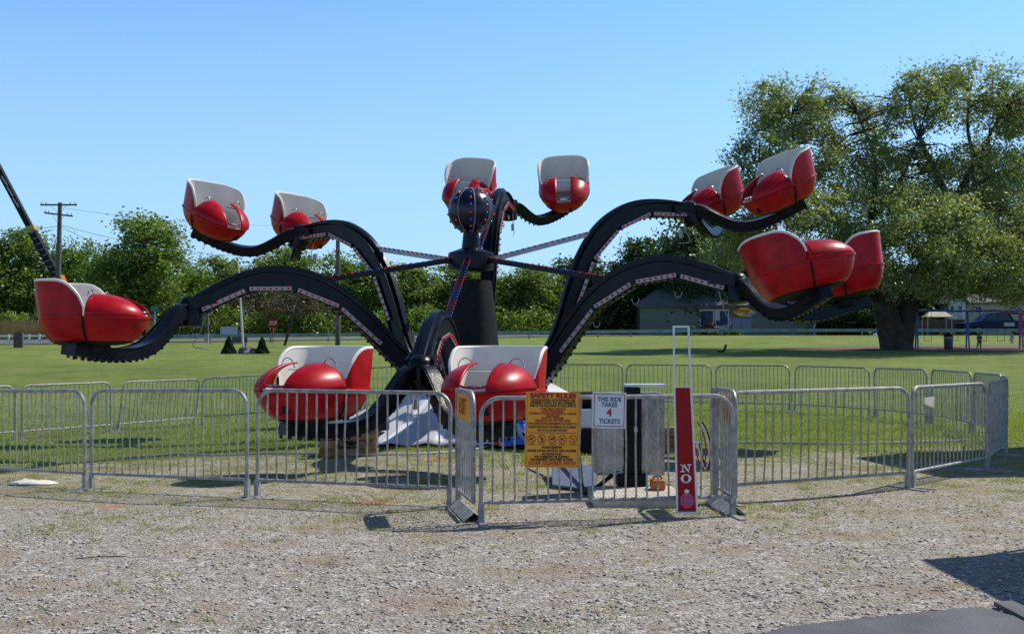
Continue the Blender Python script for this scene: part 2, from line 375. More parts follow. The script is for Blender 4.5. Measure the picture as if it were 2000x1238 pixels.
def blades(x, y, h, w, lean=.5):
    n = len(x); a = rng.random(n)*6.28; z = tz(x, y)
    dx, dy = np.cos(a)*w, np.sin(a)*w; b2 = rng.random(n)*6.28; l = lean*h*rng.random(n)
    P = np.stack([np.stack([x-dx, y-dy, z-.005], -1), np.stack([x+dx, y+dy, z-.005], -1),
                  np.stack([x+np.cos(b2)*l, y+np.sin(b2)*l, z+h], -1)], 1).reshape(-1, 3)
    return P, np.arange(3*n).reshape(-1, 3)
# lawn blades
x, y = scatter(520000, 13.0, 34.0, 1.15)
dens = sst(14.0, 17.2, y+3.2*(vnoise(x, y, .55, 8)-.5)+2.4*(vnoise(x, y, 2.0, 9)-.5))
kp = rng.random(len(x)) < dens*(.25+.75*vnoise(x, y, 1.6, 5))*(1-sst(19, 33.5, y))**1.2; x, y = x[kp], y[kp]
P_, F_ = blades(x, y, .018+.035*rng.random(len(x))*(.5+vnoise(x, y, .9, 6)), .0035+.00022*y)
o = npmesh('lawn_grass', P_, F_, grassA); tag(o, 'short green lawn grass under and behind the ride', 'grass', kind='stuff')
# dry tufts
nt_ = 17000; x, y = scatter(nt_, 5.2, 17.5, .9)
pr = np.clip(.035+.85*sst(8.0, 12.5, y+5*(vnoise(x, y, .8, 12)-.5))*np.clip(vnoise(x, y, 2.2, 13)*1.8-.5, 0, 1), 0, 1)
kp = rng.random(nt_) < pr; x, y = x[kp], y[kp]; k = 26
sp = (.02+.07*rng.random(len(x)))[:, None]
X = (x[:, None]+rng.normal(size=(len(x), k))*sp).ravel(); Yv = (y[:, None]+rng.normal(size=(len(x), k))*sp).ravel()
P_, F_ = blades(X, Yv, .008+.03*rng.random(len(X))**1.5, .0022+.0001*Yv, 1.6)
o = npmesh('grass_tufts', P_, F_, grassB); tag(o, 'dry yellow green grass tufts growing through the gravel', 'grass tufts', kind='stuff')
# ------------------------------------------------------------------ foliage machinery
def leafquads(C, size, aspect=.55, droop=0.0):
    n = len(C); u = rng.normal(size=(n, 3)); u[:, 2] = u[:, 2]*.8-droop; u /= np.linalg.norm(u, axis=1)[:, None]
    w = rng.normal(size=(n, 3)); w -= (w*u).sum(1)[:, None]*u; w /= np.linalg.norm(w, axis=1)[:, None]
    s = (size*(.6+.8*rng.random(n)))[:, None]
    P = np.stack([C-u*s, C+w*s*aspect, C+u*s, C-w*s*aspect], 1).reshape(-1, 3)
    return P, np.arange(4*n).reshape(-1, 4)
def blob_points(lobes, nclump, per, cr, shell=.55):
    """lobes: (c, (rx,ry,rz)); clumps spread through each lobe, denser to its outside"""
    out = []; vol = np.array([l[1][0]*l[1][1]*l[1][2] for l in lobes])**.75; vol /= vol.sum(); cl = []
    for (c, r), f in zip(lobes, vol):
        n = max(3, int(nclump*f)); d = rng.normal(size=(n, 3)); d /= np.linalg.norm(d, axis=1)[:, None]
        rad = (shell+(1.06-shell)*rng.random(n)); cl.append(np.array(c)+d*rad[:, None]*np.array(r))
    cl = np.concatenate(cl); k = (per*(.4+1.2*rng.random(len(cl)))).astype(int)
    rr = cr*(.55+.8*rng.random(len(cl)))
    idx = np.repeat(np.arange(len(cl)), k); d = rng.normal(size=(len(idx), 3))*np.array([.62, .62, .48])
    return cl, cl[idx]+d*rr[idx][:, None]
bushes = {}
def tree_proto(key, H, Wd, lobes_n, leafm, nclump=150, per=60, size=.16, seed=1, low=.12, trunk=True, droop=.1, cr=.85):
    global rng
    rng = np.random.default_rng(seed); lobes = []
    for i in range(lobes_n):
        z = low+(1-low)*((i+.6)/lobes_n); prof = math.sin(math.pi*min(1, max(.05, z*.80+.18)))**.6
        a = i*2.4+rng.random()*1.2; rr = Wd/2*prof*(.35+.35*rng.random())
        r = Wd*(.20+.14*rng.random())*(.6+.5*prof)
        zz = min(z*H, H-r*.8)
        lobes.append(((math.cos(a)*rr, math.sin(a)*rr, zz), (r, r, r*.85)))
    lobes.append(((0, 0, H*.5), (Wd*.25, Wd*.25, H*.36)))
    cl, pts = blob_points(lobes, nclump, per, cr); pts[:, 2] = np.maximum(pts[:, 2], .1)
    P, Fq = leafquads(pts, size, .6, droop)
    root = empty('tree'); crown = npmesh('crown', P, Fq, leafm, root)
    b = MB(); b.tube(catmull([(0, 0, -.3), (.1, 0, H*.2), (-.1, .1, H*.45), (.1, 0, H*.8)], 3), [.028*H*(1-.08*i) for i in range(10)], 7)
    for (c, r) in lobes:
        b.tube(catmull([(0, 0, max(.6, c[2]*.45)), (c[0]*.5, c[1]*.5, c[2]*.75), c], 3), [.011*H, .010*H, .009*H, .007*H, .006*H, .005*H, .003*H], 5)
    b.build('trunk', M['bark'], root, smooth=True)
    return root
LG = dict(mid=leafmat('leaf_mid', (.07, .115, .02), (.14, .20, .036), (.25, .32, .075), .48, .35),
          bright=leafmat('leaf_bright', (.075, .13, .016), (.135, .215, .03), (.22, .31, .06), .42, .35),
          dark=leafmat('leaf_dark', (.02, .045, .012), (.042, .08, .018), (.08, .125, .03), .3, .35),
          willow=leafmat('leaf_willow', (.10, .125, .045), (.20, .235, .095), (.38, .41, .22), .5, .4),
          rust=leafmat('leaf_rust', (.085, .055, .038), (.13, .095, .06), (.15, .15, .065), .3, .35),
          conifer=leafmat('leaf_conifer', (.008, .026, .008), (.016, .042, .012), (.035, .07, .02), .15, 1.5),
          shrub=leafmat('leaf_shrub', (.07, .11, .012), (.12, .17, .02), (.20, .25, .04), .3, 1.5),
          maroon=leafmat('leaf_maroon', (.03, .012, .012), (.06, .02, .02), (.10, .04, .03), .25, 1.5),
          reed=leafmat('reed', (.16, .10, .06), (.25, .16, .10), (.30, .25, .14), .3, .6))
GR = 'trees of the belt beyond the road'
def place(px, toprow, wpx, Y, proto, label, H0, W0, name='broadleaf_tree', group=GR, first=[set()]):
    x = (px-CX)*Y/F; z = tzf(x, Y); H = CAMH+(HY-toprow)*Y/F-z
    if id(proto) in first[0]: r = copy_tree(proto)
    else: r = proto; first[0].add(id(proto))
    r.name = name; r.location = (x, Y, z-.05); s = wpx*Y/F/W0; r.scale = (s, s, H/H0)
    r.rotation_euler = (0, 0, random.random()*6.28); tag(r, label, 'tree', group); return r
pr_mid = tree_proto('a', 10, 8, 11, LG['mid'], 250, 75, .17, 21)
pr_mid2 = tree_proto('b', 10, 8, 13, LG['mid'], 260, 75, .16, 22)
pr_br = tree_proto('c', 10, 8, 12, LG['bright'], 250, 75, .16, 23)
pr_dk = tree_proto('d', 10, 8, 12, LG['dark'], 270, 80, .17, 24)
pr_rs = tree_proto('e', 10, 8, 12, LG['rust'], 190, 45, .14, 25, cr=.9)
pr_tall = tree_proto('f', 12, 7, 14, LG['mid'], 270, 75, .15, 26)
T = [(-40, 470, 180, 112, pr_mid, 'green tree at the left edge of the photo behind the crane boom', 10, 8),
     (48, 452, 150, 114, pr_tall, 'tall green tree behind the lower crane boom, left of the utility pole', 12, 7),
     (150, 470, 120, 116, pr_br, 'slim bright green tree just right of the tall utility pole', 10, 8),
     (205, 500, 110, 118, pr_mid2, 'low green tree at the left foot of the biggest tree of the belt', 10, 8),
     (282, 425, 190, 104, pr_tall, 'biggest round topped tree of the left belt, rising well above its neighbours', 12, 7),
     (372, 520, 120, 112, pr_br, 'low bright tree at the right foot of the biggest belt tree', 10, 8),
     (432, 505, 130, 116, pr_mid, 'green tree behind the green street sign and the left arm', 10, 8),
     (500, 520, 110, 110, pr_rs, 'brownish thin leaved tree behind the stop sign, left one of two', 10, 8),
     (560, 482, 150, 121, pr_mid2, 'green tree behind the upper left pair of cars', 10, 8),
     (600, 535, 120, 108, pr_rs, 'brownish thin leaved tree right of the stop sign, right one of two', 10, 8),
     (690, 495, 160, 118, pr_br, 'bright tree right of the dark bare pole under the left arm', 10, 8),
     (800, 520, 160, 116, pr_mid, 'green tree between the bare pole and the ride centre', 10, 8),
     (905, 515, 170, 120, pr_tall, 'green tree directly behind the ride centre column', 12, 7),
     (1030, 520, 160, 118, pr_mid2, 'green tree right of the ride centre column', 10, 8),
     (1150, 505, 170, 122, pr_dk, 'dark green tree behind the right tie rods', 10, 8),
     (1265, 470, 160, 126, pr_dk, 'dark tree left of the store roof', 10, 8),
     (1350, 425, 170, 122, pr_dk, 'dark tree rising behind the left end of the store roof', 10, 8),
     (1450, 440, 180, 125, pr_dk, 'dark tree behind the middle of the store roof', 10, 8),
     (1560, 470, 180, 128, pr_mid2, 'tree behind the right end of the store', 10, 8),
     (1665, 500, 190, 118, pr_dk, 'dark tree filling the gap between the store and the big willow', 10, 8),
     (1745, 520, 190, 124, pr_dk, 'dark tree behind the trunk of the big willow', 10, 8),
     (1830, 545, 150, 128, pr_dk, 'dark tree behind the brown board fence', 10, 8),
     (1920, 520, 170, 135, pr_mid, 'green tree behind the beige house', 10, 8),
     (2010, 500, 170, 130, pr_mid2, 'green tree at the right edge behind the blue pickup', 10, 8)]
for a in T: place(*a)
# far wood mass closing the belt
rng = np.random.default_rng(5)
n = 60; lob = []
for i in range(n):
    X = -95+i*3.4+rng.random()*2; Y = 140+rng.random()*10; H = 7.0+rng.random()*2.6; lob.append(((X, Y, 2.6+H*.45), (3.0, 3, H*.55)))
cl, pts = blob_points(lob, 2600, 34, 1.1); P, Fq = leafquads(pts, .26, .6)
o = npmesh('far_woodland', P, Fq, LG['mid']); tag(o, 'far green woodland closing the gaps between the belt trees', 'woodland', kind='stuff')
lob = []
for i in range(48):
    X = -58+i*1.35; Y = 97+ (X+58)*.22+rng.random()*2; lob.append(((X, Y, tzf(X, Y)+.8), (1.3, 1.1, 1.1+rng.random()*.9)))
for i in range(46):
    X = 6+i*1.25; Y = 131+rng.random()*2; lob.append(((X, Y, 2.7+1.2), (1.5, 1.1, 2.2+rng.random()*.9)))
cl, pts = blob_points(lob, 2600, 34, .6); P, Fq = leafquads(pts, .15, .6)
o = npmesh('undergrowth', P, Fq, LG['mid']); tag(o, 'green undergrowth along the foot of the tree belt', 'undergrowth', kind='stuff')
# ------------------------------------------------------------------ big willow
def willow():
    global rng
    rng = np.random.default_rng(42); Y0 = 64.0; x0 = (1750-CX)*Y0/F; z0 = tzf(x0, Y0)
    root = empty('willow_tree', (x0, Y0, z0))
    tag(root, 'huge spreading willow with a thick forked trunk beside the blue swing set', 'tree')
    L = [(1545,225,80,62,0),(1500,205,42,42,1),(1655,232,72,66,1),(1600,190,40,34,-1),(1790,205,62,60,0),(1895,190,85,62,1),(1965,210,60,70,-1),(1835,165,40,34,0),
         (1490,300,58,62,-1),(1440,335,34,38,0),(1560,330,85,55,2),(1665,345,80,62,-2),(1780,335,82,62,1),(1890,345,92,65,-2),(1985,340,70,80,2),
         (1455,410,60,55,1),(1560,420,70,45,3),(1665,440,95,60,-3),(1780,450,100,65,-3),(1890,455,100,65,0),(1990,460,80,75,-2),
         (1500,480,70,45,3),(1640,520,80,50,-1),(1745,535,85,48,-4),(1850,545,85,46,-3),(1940,552,70,46,-2),(2030,520,80,80,0),(1728,238,46,52,0),(1620,500,70,45,-6),(1740,470,80,50,-7),(1840,500,70,45,-6),(1540,440,55,40,-5),(1700,400,60,55,4),(1420,470,50,50,2),(2040,250,60,90,1),(2050,400,60,90,3)]
    lobes = []
    for px, py, rx, ry, d in L:
        p = PX(px, py, Y0)-Vector((x0, Y0, z0)); k = Y0/F
        lobes.append(((p.x, d*1.1+rng.normal()*.8, p.z), (rx*k, (rx+ry)/2*k*1.25, ry*k)))
    cl, pts = blob_points(lobes, 1750, 100, .60, .60)
    P, Fq = leafquads(pts, .098, .45, .45)
    npmesh('crown', P, Fq, LG['willow'], root)
    b = MB(); q = lambda px, py, dy=0: (PX(px, py, Y0)-Vector((x0, Y0, z0))+Vector((0, dy, 0)))
    def trunk(pts, rad, n=20, flut=.12):
        pts = catmull(pts, 6); N = len(pts); R = []
        for i, p in enumerate(pts):
            f = i/(N-1)*(len(rad)-1); j = min(int(f), len(rad)-2); r = rad[j]+(rad[j+1]-rad[j])*(f-j)
            t = (pts[min(i+1, N-1)]-pts[max(0, i-1)]).normalized(); a = t.cross(Vector((0, 1, 0))).normalized(); bb = a.cross(t)
            R.append([p+(a*math.cos(2*math.pi*k/n)+bb*math.sin(2*math.pi*k/n))*r*(1+flut*math.sin(5*2*math.pi*k/n+i*.15)+.05*math.sin(11*k)) for k in range(n)])
        b.rings(R)
    trunk([q(1752, 700), q(1750, 683), q(1738, 640), q(1722, 590), q(1700, 520)], [1.05, .92, .78, .66, .5, .34], flut=.10)
    trunk([q(1762, 696, .5), q(1766, 660, .5), q(1775, 610, .5), q(1800, 540, .3), q(1860, 400, 0)], [.8, .72, .66, .56, .42, .3], flut=.10)
    nodes = []
    def limb(pts, r0, r1, n=8):
        P = catmull(pts, 6); N = len(P); b.tube(P, [r0+(r1-r0)*i/(N-1) for i in range(N)], n)
        for p in P[2:]: nodes.append(p)
    limb([q(1700,520),q(1650,440),q(1600,400),q(1560,330),q(1545,230)], .34, .06)
    limb([q(1650,440),q(1600,410,1),q(1570,425,1),q(1545,400,1),q(1555,360,1)], .2, .05)
    limb([q(1700,520),q(1690,430,-1),q(1700,330,-1),q(1665,230,-1)], .28, .05)
    limb([q(1700,520),q(1640,500,2),q(1560,470,2),q(1480,420,2)], .22, .05)
    limb([q(1860,400),q(1905,320),q(1960,210)], .26, .05); limb([q(1860,400),q(1830,310,1),q(1800,240,1),q(1790,190,1)], .22, .05)
    limb([q(1860,400),q(1920,350,-1),q(1990,330,-1)], .2, .05); limb([q(1905,320),q(1890,250),q(1895,180)], .15, .04)
    limb([q(1800,540,.3),q(1880,500,-1),q(1960,470,-1),q(2040,440,-1)], .25, .06); limb([q(1722,590),q(1660,560,-1),q(1600,500,-1)], .2, .05)
    limb([q(1775,610,.5),q(1850,560,-2),q(1930,550,-2)], .18, .05); limb([q(1560,330),q(1500,310),q(1450,330)], .1, .03)
    limb([q(1690,430,-1),q(1750,350,-1),q(1780,280,-1)], .16, .04)
    NA = np.array([tuple(p) for p in nodes])
    for i in rng.choice(len(cl), 900, replace=False):
        c = cl[i]; d = np.linalg.norm(NA-c, axis=1); j = int(np.argmin(d))
        if d[j] < 4.2:
            s = Vector(NA[j]); e = Vector(c); mid = (s+e)/2+Vector((rng.normal()*.2, rng.normal()*.2, .25))
            b.tube([s, mid, e], [.055, .035, .015], 4, cap=False)
    b.build('trunk', M['bark'], root, smooth=True)
willow()
# ------------------------------------------------------------------ crowd barriers
def barrier(A, B, label, name='crowd_barrier', n=18, H=1.07, lean=0.0, group='crowd barriers round the ride', cat='barrier', feet=(1, 1), double_left=False):
    A = Vector((*A, tzf(*A))); B = Vector((*B, tzf(*B))); d = B-A; L = math.hypot(d.x, d.y); sl_ = d.z/L
    root = empty(name, A, math.atan2(d.y, d.x)); tag(root, label, cat, group)
    lean = lean or random.uniform(-.02, .02)
    g0 = .02; r = .019; R = .16; pts = []
    q = lambda x, z: Vector((x, lean*z, z+sl_*x))
    pts.append(q(g0, .06))
    pts.append(q(g0, H-R-r))
    for k in range(1, 7):
        a = math.pi/2*k/6; pts.append(q(g0+R-R*math.cos(a), H-R-r+R*math.sin(a)))
    for k in range(0, 6):
        a = math.pi/2*k/6; pts.append(q(L-g0-R+R*math.sin(a), H-R-r+R*math.cos(a)))
    pts.append(q(L-g0, H-R-r)); pts.append(q(L-g0, .06))
    b = MB(); b.tube(pts, r, 8); b.tube([q(g0, .17), q(L-g0, .17)], .016, 8)
    b.build('frame', M['galv'], root, smooth=True)
    b = MB()
    for k in range(n):
        x = g0+(L-2*g0)*(k+1)/(n+1); top = H-r
        dx = min(x-g0, L-g0-x)
        if dx < R: top = H-R-r+math.sqrt(max(0, R*R-(R-dx)**2))
        b.tube([q(x, .17), q(x+random.uniform(-.011, .011)*(1 if random.random() < .8 else 2), .6), q(x, top)], .0085, 6)
    b.build('pickets', M['galv'], root, smooth=True)
    for i, on in enumerate(feet):
        if not on: continue
        x = g0 if i == 0 else L-g0; b = MB(); z = sl_*x
        b.box(x-.024, x+.024, -.022, .022, .012+z, .17+z); b.box(x-.03, x+.03, -.26, .26, .0+z, .014+z)
        b.build('foot', M['galv'], root)
    return root
BR = barrier
BR((-6.45, 12.55), (-4.56, 11.52), 'front barrier cut off by the left edge of the photo, above the white rag')
BR((-4.50, 11.48), (-2.60, 10.62), 'front barrier second from the left, with the long car shadow behind it')
BR((-2.53, 10.60), (-.56, 10.02), 'front barrier directly before the nearest left car, ending at the exit gate')
BR((-.28, 9.08), (1.95, 9.40), 'nearest front barrier, carrying the yellow rules sign and ticket sign', n=22)
BR((2.02, 10.22), (4.14, 11.20), 'front barrier right of the red height board, with rails sloping up to the right', n=20)
BR((4.19, 11.26), (5.68, 12.85), 'front right barrier with a pale rag hanging on its upper corner')
BR((5.72, 12.92), (6.78, 14.75), 'barrier at the right corner seen nearly edge on like a solid sheet')
BR((6.82, 14.85), (7.65, 16.8), 'edge on barrier hidden behind the right corner sheet like one')
BR((7.68, 16.9), (8.12, 18.95), 'rear barrier next to the right corner')
BR((8.14, 19.05), (8.22, 21.1), 'rear barrier second from the right corner')
BR((8.20, 21.2), (7.80, 23.15), 'rear barrier third from the right corner')
BR((7.74, 23.25), (6.50, 24.75), 'rear barrier fourth from the right corner')
BR((6.42, 24.8), (4.82, 25.5), 'rear barrier fifth from the right corner, seen above the sloping front one')
BR((4.76, 25.55), (2.75, 25.95), 'rear barrier behind the red height board')
BR((2.69, 25.95), (.62, 26.15), 'rear barrier behind the operator console')
BR((.56, 26.15), (-1.48, 26.15), 'rear barrier behind the ride centre')
BR((-1.54, 26.15), (-3.58, 26.0), 'rear barrier behind the second nearest car')
BR((-3.64, 26.0), (-5.60, 25.5), 'rear barrier behind the nearest left car')
BR((-5.66, 25.45), (-7.15, 24.75), 'rear barrier just left of the nearest car, seen from its shell to the tilted panel')
BR((-7.25, 24.6), (-8.30, 22.6), 'rear left barrier leaning out of plumb, its pickets slanting', lean=.16)
BR((-8.34, 22.4), (-9.50, 20.8), 'rear left barrier between the leaning one and the left edge one')
BR((-9.55, 20.7), (-10.75, 19.1), 'rear barrier cut off by the left edge of the photo')
# ---- gates
def gate(A, B, label, sign=True):
    A = Vector((*A, 0)); B = Vector((*B, 0)); d = B-A; L = d.length
    root = empty('gate', A, math.atan2(d.y, d.x)); tag(root, label, 'gate', 'narrow gates of the ride fence')
    b = MB(); H = 1.09; R = .14; z0 = .16
    pts = [(.03, 0, z0), (.03, 0, H-R)]+[(.03+R-R*math.cos(math.pi/2*k/5), 0, H-R+R*math.sin(math.pi/2*k/5)) for k in range(1, 6)]
    pts += [(L-.03-R+R*math.sin(math.pi/2*k/5), 0, H-R+R*math.cos(math.pi/2*k/5)) for k in range(0, 6)]+[(L-.03, 0, z0), (.03, 0, z0)]
    b.tube(pts, .019, 8); b.build('frame', M['galv'], root, smooth=True)
    b = MB()
    for k in range(6): x = .03+(L-.06)*(k+1)/7; b.tube([(x, 0, z0), (x, 0, H-.02)], .0085, 6)
    b.build('pickets', M['galv'], root, smooth=True)
    b = MB(); b.box(-.02, .02, -.025, .025, 0, 1.1); b.box(-.045, -.02, -.02, .02, .25, .31, 0); b.box(-.045, -.02, -.02, .02, .8, .86, 0)
    b.build('hinge_post', M['galv'], root, bevel=.004)
    # bent sheet ramp at the foot
    b = MB(); b.add([(-.05, -.09, .005), (L+.0, -.09, .005), (L, 0, .075), (-.05, 0, .075), (-.05, .09, .005), (L, .09, .005)], [(0,1,2,3),(3,2,5,4)])
    b.build('foot_plate', M['galv'], root, solid=.006)
    return root
g1 = gate((-.50, 9.98), (-.32, 9.12), 'narrow exit gate standing nearly edge on, with a bent plate at its foot')
g2 = gate((1.93, 10.22), (1.97, 9.44), 'narrow entrance gate edge on between the red height board and the right barrier')
def text(body, size, m, parent, loc, rot=(math.pi/2, 0, 0), align='CENTER', name='lettering', sx=1.0, shear=0, off=0.0, ls=1.0):
    cu = bpy.data.curves.new(name, 'FONT'); cu.body = body; cu.size = size; cu.align_x = align; cu.align_y = 'CENTER'
    cu.shear = shear; cu.offset = off; cu.space_line = ls; cu.materials.append(m); cu.resolution_u = 3
    cu.extrude = .0006
    t0 = bpy.data.objects.new(name, cu); S.collection.objects.link(t0); bpy.context.view_layer.update()
    me = bpy.data.meshes.new_from_object(t0.evaluated_get(bpy.context.evaluated_depsgraph_get())); bpy.data.objects.remove(t0); bpy.data.curves.remove(cu)
    me.name = name; me.materials.clear(); me.materials.append(m)
    o = bpy.data.objects.new(name, me); S.collection.objects.link(o); o.parent = parent; o.location = loc; o.rotation_euler = rot; o.scale = (sx, 1, 1)
    return o
def wid(o): X = [v.co.x for v in o.data.vertices]; return max(max(X)-min(X), .001)
exit_s = empty('exit_sign', g1.location.copy(), g1.rotation_euler.z); tag(exit_s, 'small yellow exit sign with red letters on the edge on gate', 'sign')
b = MB(); b.box(.16, .74, -.030, -.024, .84, 1.06); b.build('board', M['yellow'], exit_s)
text('EXIT', .20, M['ink_red'], exit_s, (.45, -.033, .95), sx=.95, off=.004)
ent = empty('entrance_sign', g2.location.copy(), g2.rotation_euler.z); tag(ent, 'yellow sign board on the entrance gate seen from its edge', 'sign')
b = MB(); b.box(.10, .66, .024, .030, .80, 1.04); b.build('board', M['yellow'], ent)
# ------------------------------------------------------------------ signs on the front barrier
FA = Vector((-.28, 9.08, 0)); FB = Vector((1.95, 9.40, 0)); fd = (FB-FA).normalized(); fang = math.atan2(fd.y, fd.x)
def on_fence(px, off=.03):       # point of the barrier line seen at column px
    k = (px-CX)/F; t = (k*FA.y-FA.x)/(fd.x-k*fd.y); return FA+fd*t+Vector((fd.y, -fd.x, 0))*off
def zrow(py, Y): return CAMH+(HY-py)*Y/F
p = on_fence(1077.5); sg = empty('rules_sign', (p.x, p.y, zrow(839, p.y)), fang); sg.rotation_euler = (0, math.radians(-1.2)*-1, fang)
tag(sg, 'orange yellow safety rules sign packed with red and black writing', 'sign')
k = p.y/F; w, h = 107*k, 147*k
b = MB(); b.box(-w/2, w/2, -.003, .003, -h/2, h/2); b.build('board', M['yellow'], sg)
b = MB(); f = .010
for (x0, x1, z0, z1) in ((-w/2+f, w/2-f, h/2-f-.003, h/2-f), (-w/2+f, w/2-f, -h/2+f, -h/2+f+.003), (-w/2+f, -w/2+f+.003, -h/2+f+.003, h/2-f-.003), (w/2-f-.003, w/2-f, -h/2+f+.003, h/2-f-.003)):
    b.box(x0, x1, -.0045, -.003, z0, z1)
b.build('border', M['ink_red'], sg)
def fit(body, cx, rowc, capx, widthpx, m, par, k_, y=-.005, shear=0, off=.0):
    cu_h = capx*k_/.70; o = text(body, cu_h, m, par, (0, 0, 0), shear=shear, off=off)
    ww = wid(o); o.scale = (widthpx*k_/ww, 1, 1)
    o.location = (cx*k_, y, rowc*k_); return o
R_, K_ = M['ink_red'], M['ink']
rows = [('SAFETY RULES', 66, 9, 92, R_, .004), ('PLEASE BE ADVISED, UPON ENTERING THIS', 57.5, 4.3, 88, K_, .001), ('AMUSEMENT DEVICE, YOU MAY EXPERIENCE', 52, 4.3, 90, K_, .001),
        ('SOME OF THE FOLLOWING PHYSICAL EFFECTS', 46.5, 4.3, 92, K_, .001), ('UNSTABLE SURFACE', 40.5, 4.2, 50, R_, .001), ('LOSS OF BALANCE', 36, 4.2, 44, R_, .001),
        ('POSSIBLE STRAIN ON KNEES & ANKLES', 31.5, 4.2, 94, R_, .001), ('DIZZINESS', 27, 4.2, 26, R_, .001), ('BOUNCY FEELINGS', 22.5, 4.2, 44, R_, .001), ('ABRASION ON EXPOSED SKIN', 17.5, 4.2, 70, R_, .001),
        ('IF YOU HAVE ANY PHYSICAL IMPAIRMENTS THAT PREVENT YOU', 11.5, 4.6, 98, K_, .0005), ('FROM PARTICIPATING IN THIS EXPERIENCE, WE RECOMMEND', 5, 4.6, 95, K_, .0005), ('THAT YOU DO NOT ENTER THIS DEVICE.', -1.5, 4.6, 60, K_, .0005),
        ('PLEASE REMOVE', -34.5, 4.4, 40, K_, .0012), ('SHOES, FACIAL JEWELRY AND GLASSES', -41, 4.4, 97, K_, .0012), ('NO ROUGH PLAY', -47.5, 4.4, 40, K_, .0012),
        ('NO TUMBLING OR FLIPPING', -53, 4.4, 68, K_, .0012), ('NO UNEVENLY MATCHED PLAYERS', -58.5, 4.4, 84, K_, .0012), ('PLAY SAFE - FOLLOW RULES - HAVE FUN', -65.5, 7, 94, R_, .001)]
for bt, rr, cap, wd, mm, of in rows: fit(bt, 0, rr, cap, wd, mm, sg, k, shear=.25 if 'PLAY SAFE' in bt else 0, off=of)
b = MB(); b.box(-47*k, 47*k, -.0045, -.003, -7*k, -6*k); b.build('rule_line', K_, sg)
for i in range(5):
    cx = (-41+i*20.5)*k; cz = -18*k; r = 7.6*k; b = MB()
    b.tube([(cx+r*math.cos(a*math.pi/12), -.005, cz+r*math.sin(a*math.pi/12)) for a in range(24)], .0028, 4, closed=True)
    b.beam((cx-r*.7, -.0058, cz+r*.7), (cx+r*.7, -.0058, cz-r*.7), .002, .005)
    if i == 0: b.box(cx-r*.7, cx+r*.3, -.0045, -.003, cz-r*.25, cz-r*.02, 1); b.box(cx+r*.1, cx+r*.5, -.0045, -.003, cz+r*.1, cz+r*.55, 1)
    elif i == 1: b.box(cx-r*.15, cx+r*.2, -.0045, -.003, cz-r*.8, cz+r*.35, 1); b.box(cx-r*.35, cx+r*.4, -.0045, -.003, cz-r*.1, cz+r*.12, 1); b.ball((cx, -.004, cz+r*.6), r*.17, 8, 1)
    elif i == 2: b.box(cx-r*.65, cx-.0, -.0045, -.003, cz-r*.3, cz+r*.1, 1); b.box(cx+r*.1, cx+r*.6, -.0045, -.003, cz-r*.05, cz+r*.55, 1)
    elif i == 3: b.beam((cx-r*.5, -.004, cz-r*.5), (cx+r*.5, -.004, cz+r*.5), .002, .007, 1); b.beam((cx-r*.5, -.004, cz+r*.1), (cx+r*.4, -.004, cz-r*.4), .002, .006, 1)
    else: b.tube([(cx-r*.3, -.004, cz+r*.5), (cx-r*.4, -.004, cz-r*.1), (cx, -.004, cz-r*.55), (cx+r*.4, -.004, cz-r*.1), (cx+r*.3, -.004, cz+r*.5)], .0018, 4, 0)
    b.build('ban_symbol', [R_, K_], sg)
    fit(['NO SMOKING', 'NO FOOD', 'NO DRINKS', 'NO SHARP OBJECTS', 'NO SHOES'][i], -41+i*20.5, -28.7, 2.6, 13 if i not in (3,) else 15, K_, sg, k)
p = on_fence(1188, .032); ts = empty('ticket_sign', (p.x, p.y, zrow(801, p.y)), fang); ts.rotation_euler = (0, math.radians(1.6), fang)
tag(ts, 'white ride ticket sign with red border and a big red 4', 'sign'); k = p.y/F; w, h = 68*k, 70*k
b = MB(); b.box(-w/2, w/2, -.003, .003, -h/2, h/2); b.build('board', M['sign_white'], ts)
b = MB(); f = 3.2*k; g_ = 1.5*k
for (x0, x1, z0, z1) in ((-w/2+f, w/2-f, h/2-f-g_, h/2-f), (-w/2+f, w/2-f, -h/2+f, -h/2+f+g_), (-w/2+f, -w/2+f+g_, -h/2+f+g_, h/2-f-g_), (w/2-f-g_, w/2-f, -h/2+f+g_, h/2-f-g_)):
    b.box(x0, x1, -.0045, -.003, z0, z1)
b.build('border', M['ink_red'], ts)
B_ = M['ink_blue']
def serifs(par, xs_, z, wd, hh, m, k_):
    b = MB()
    for x in xs_:
        for zz in (z-hh/2, z+hh/2): b.box((x-wd/2)*k_, (x+wd/2)*k_, -.0050, -.0046, (zz-.45)*k_, (zz+.45)*k_)
    return b.build('serif', m, par)
fit('THIS RIDE', 0, 21, 8.5, 48, B_, ts, k, off=.001); fit('TAKES', 0, 10.5, 8.5, 32, B_, ts, k, off=.001)
fit('4', 0, -5, 13.5, 11, R_, ts, k, off=.004); fit('TICKETS', 1, -22, 9, 42, B_, ts, k, off=.001)
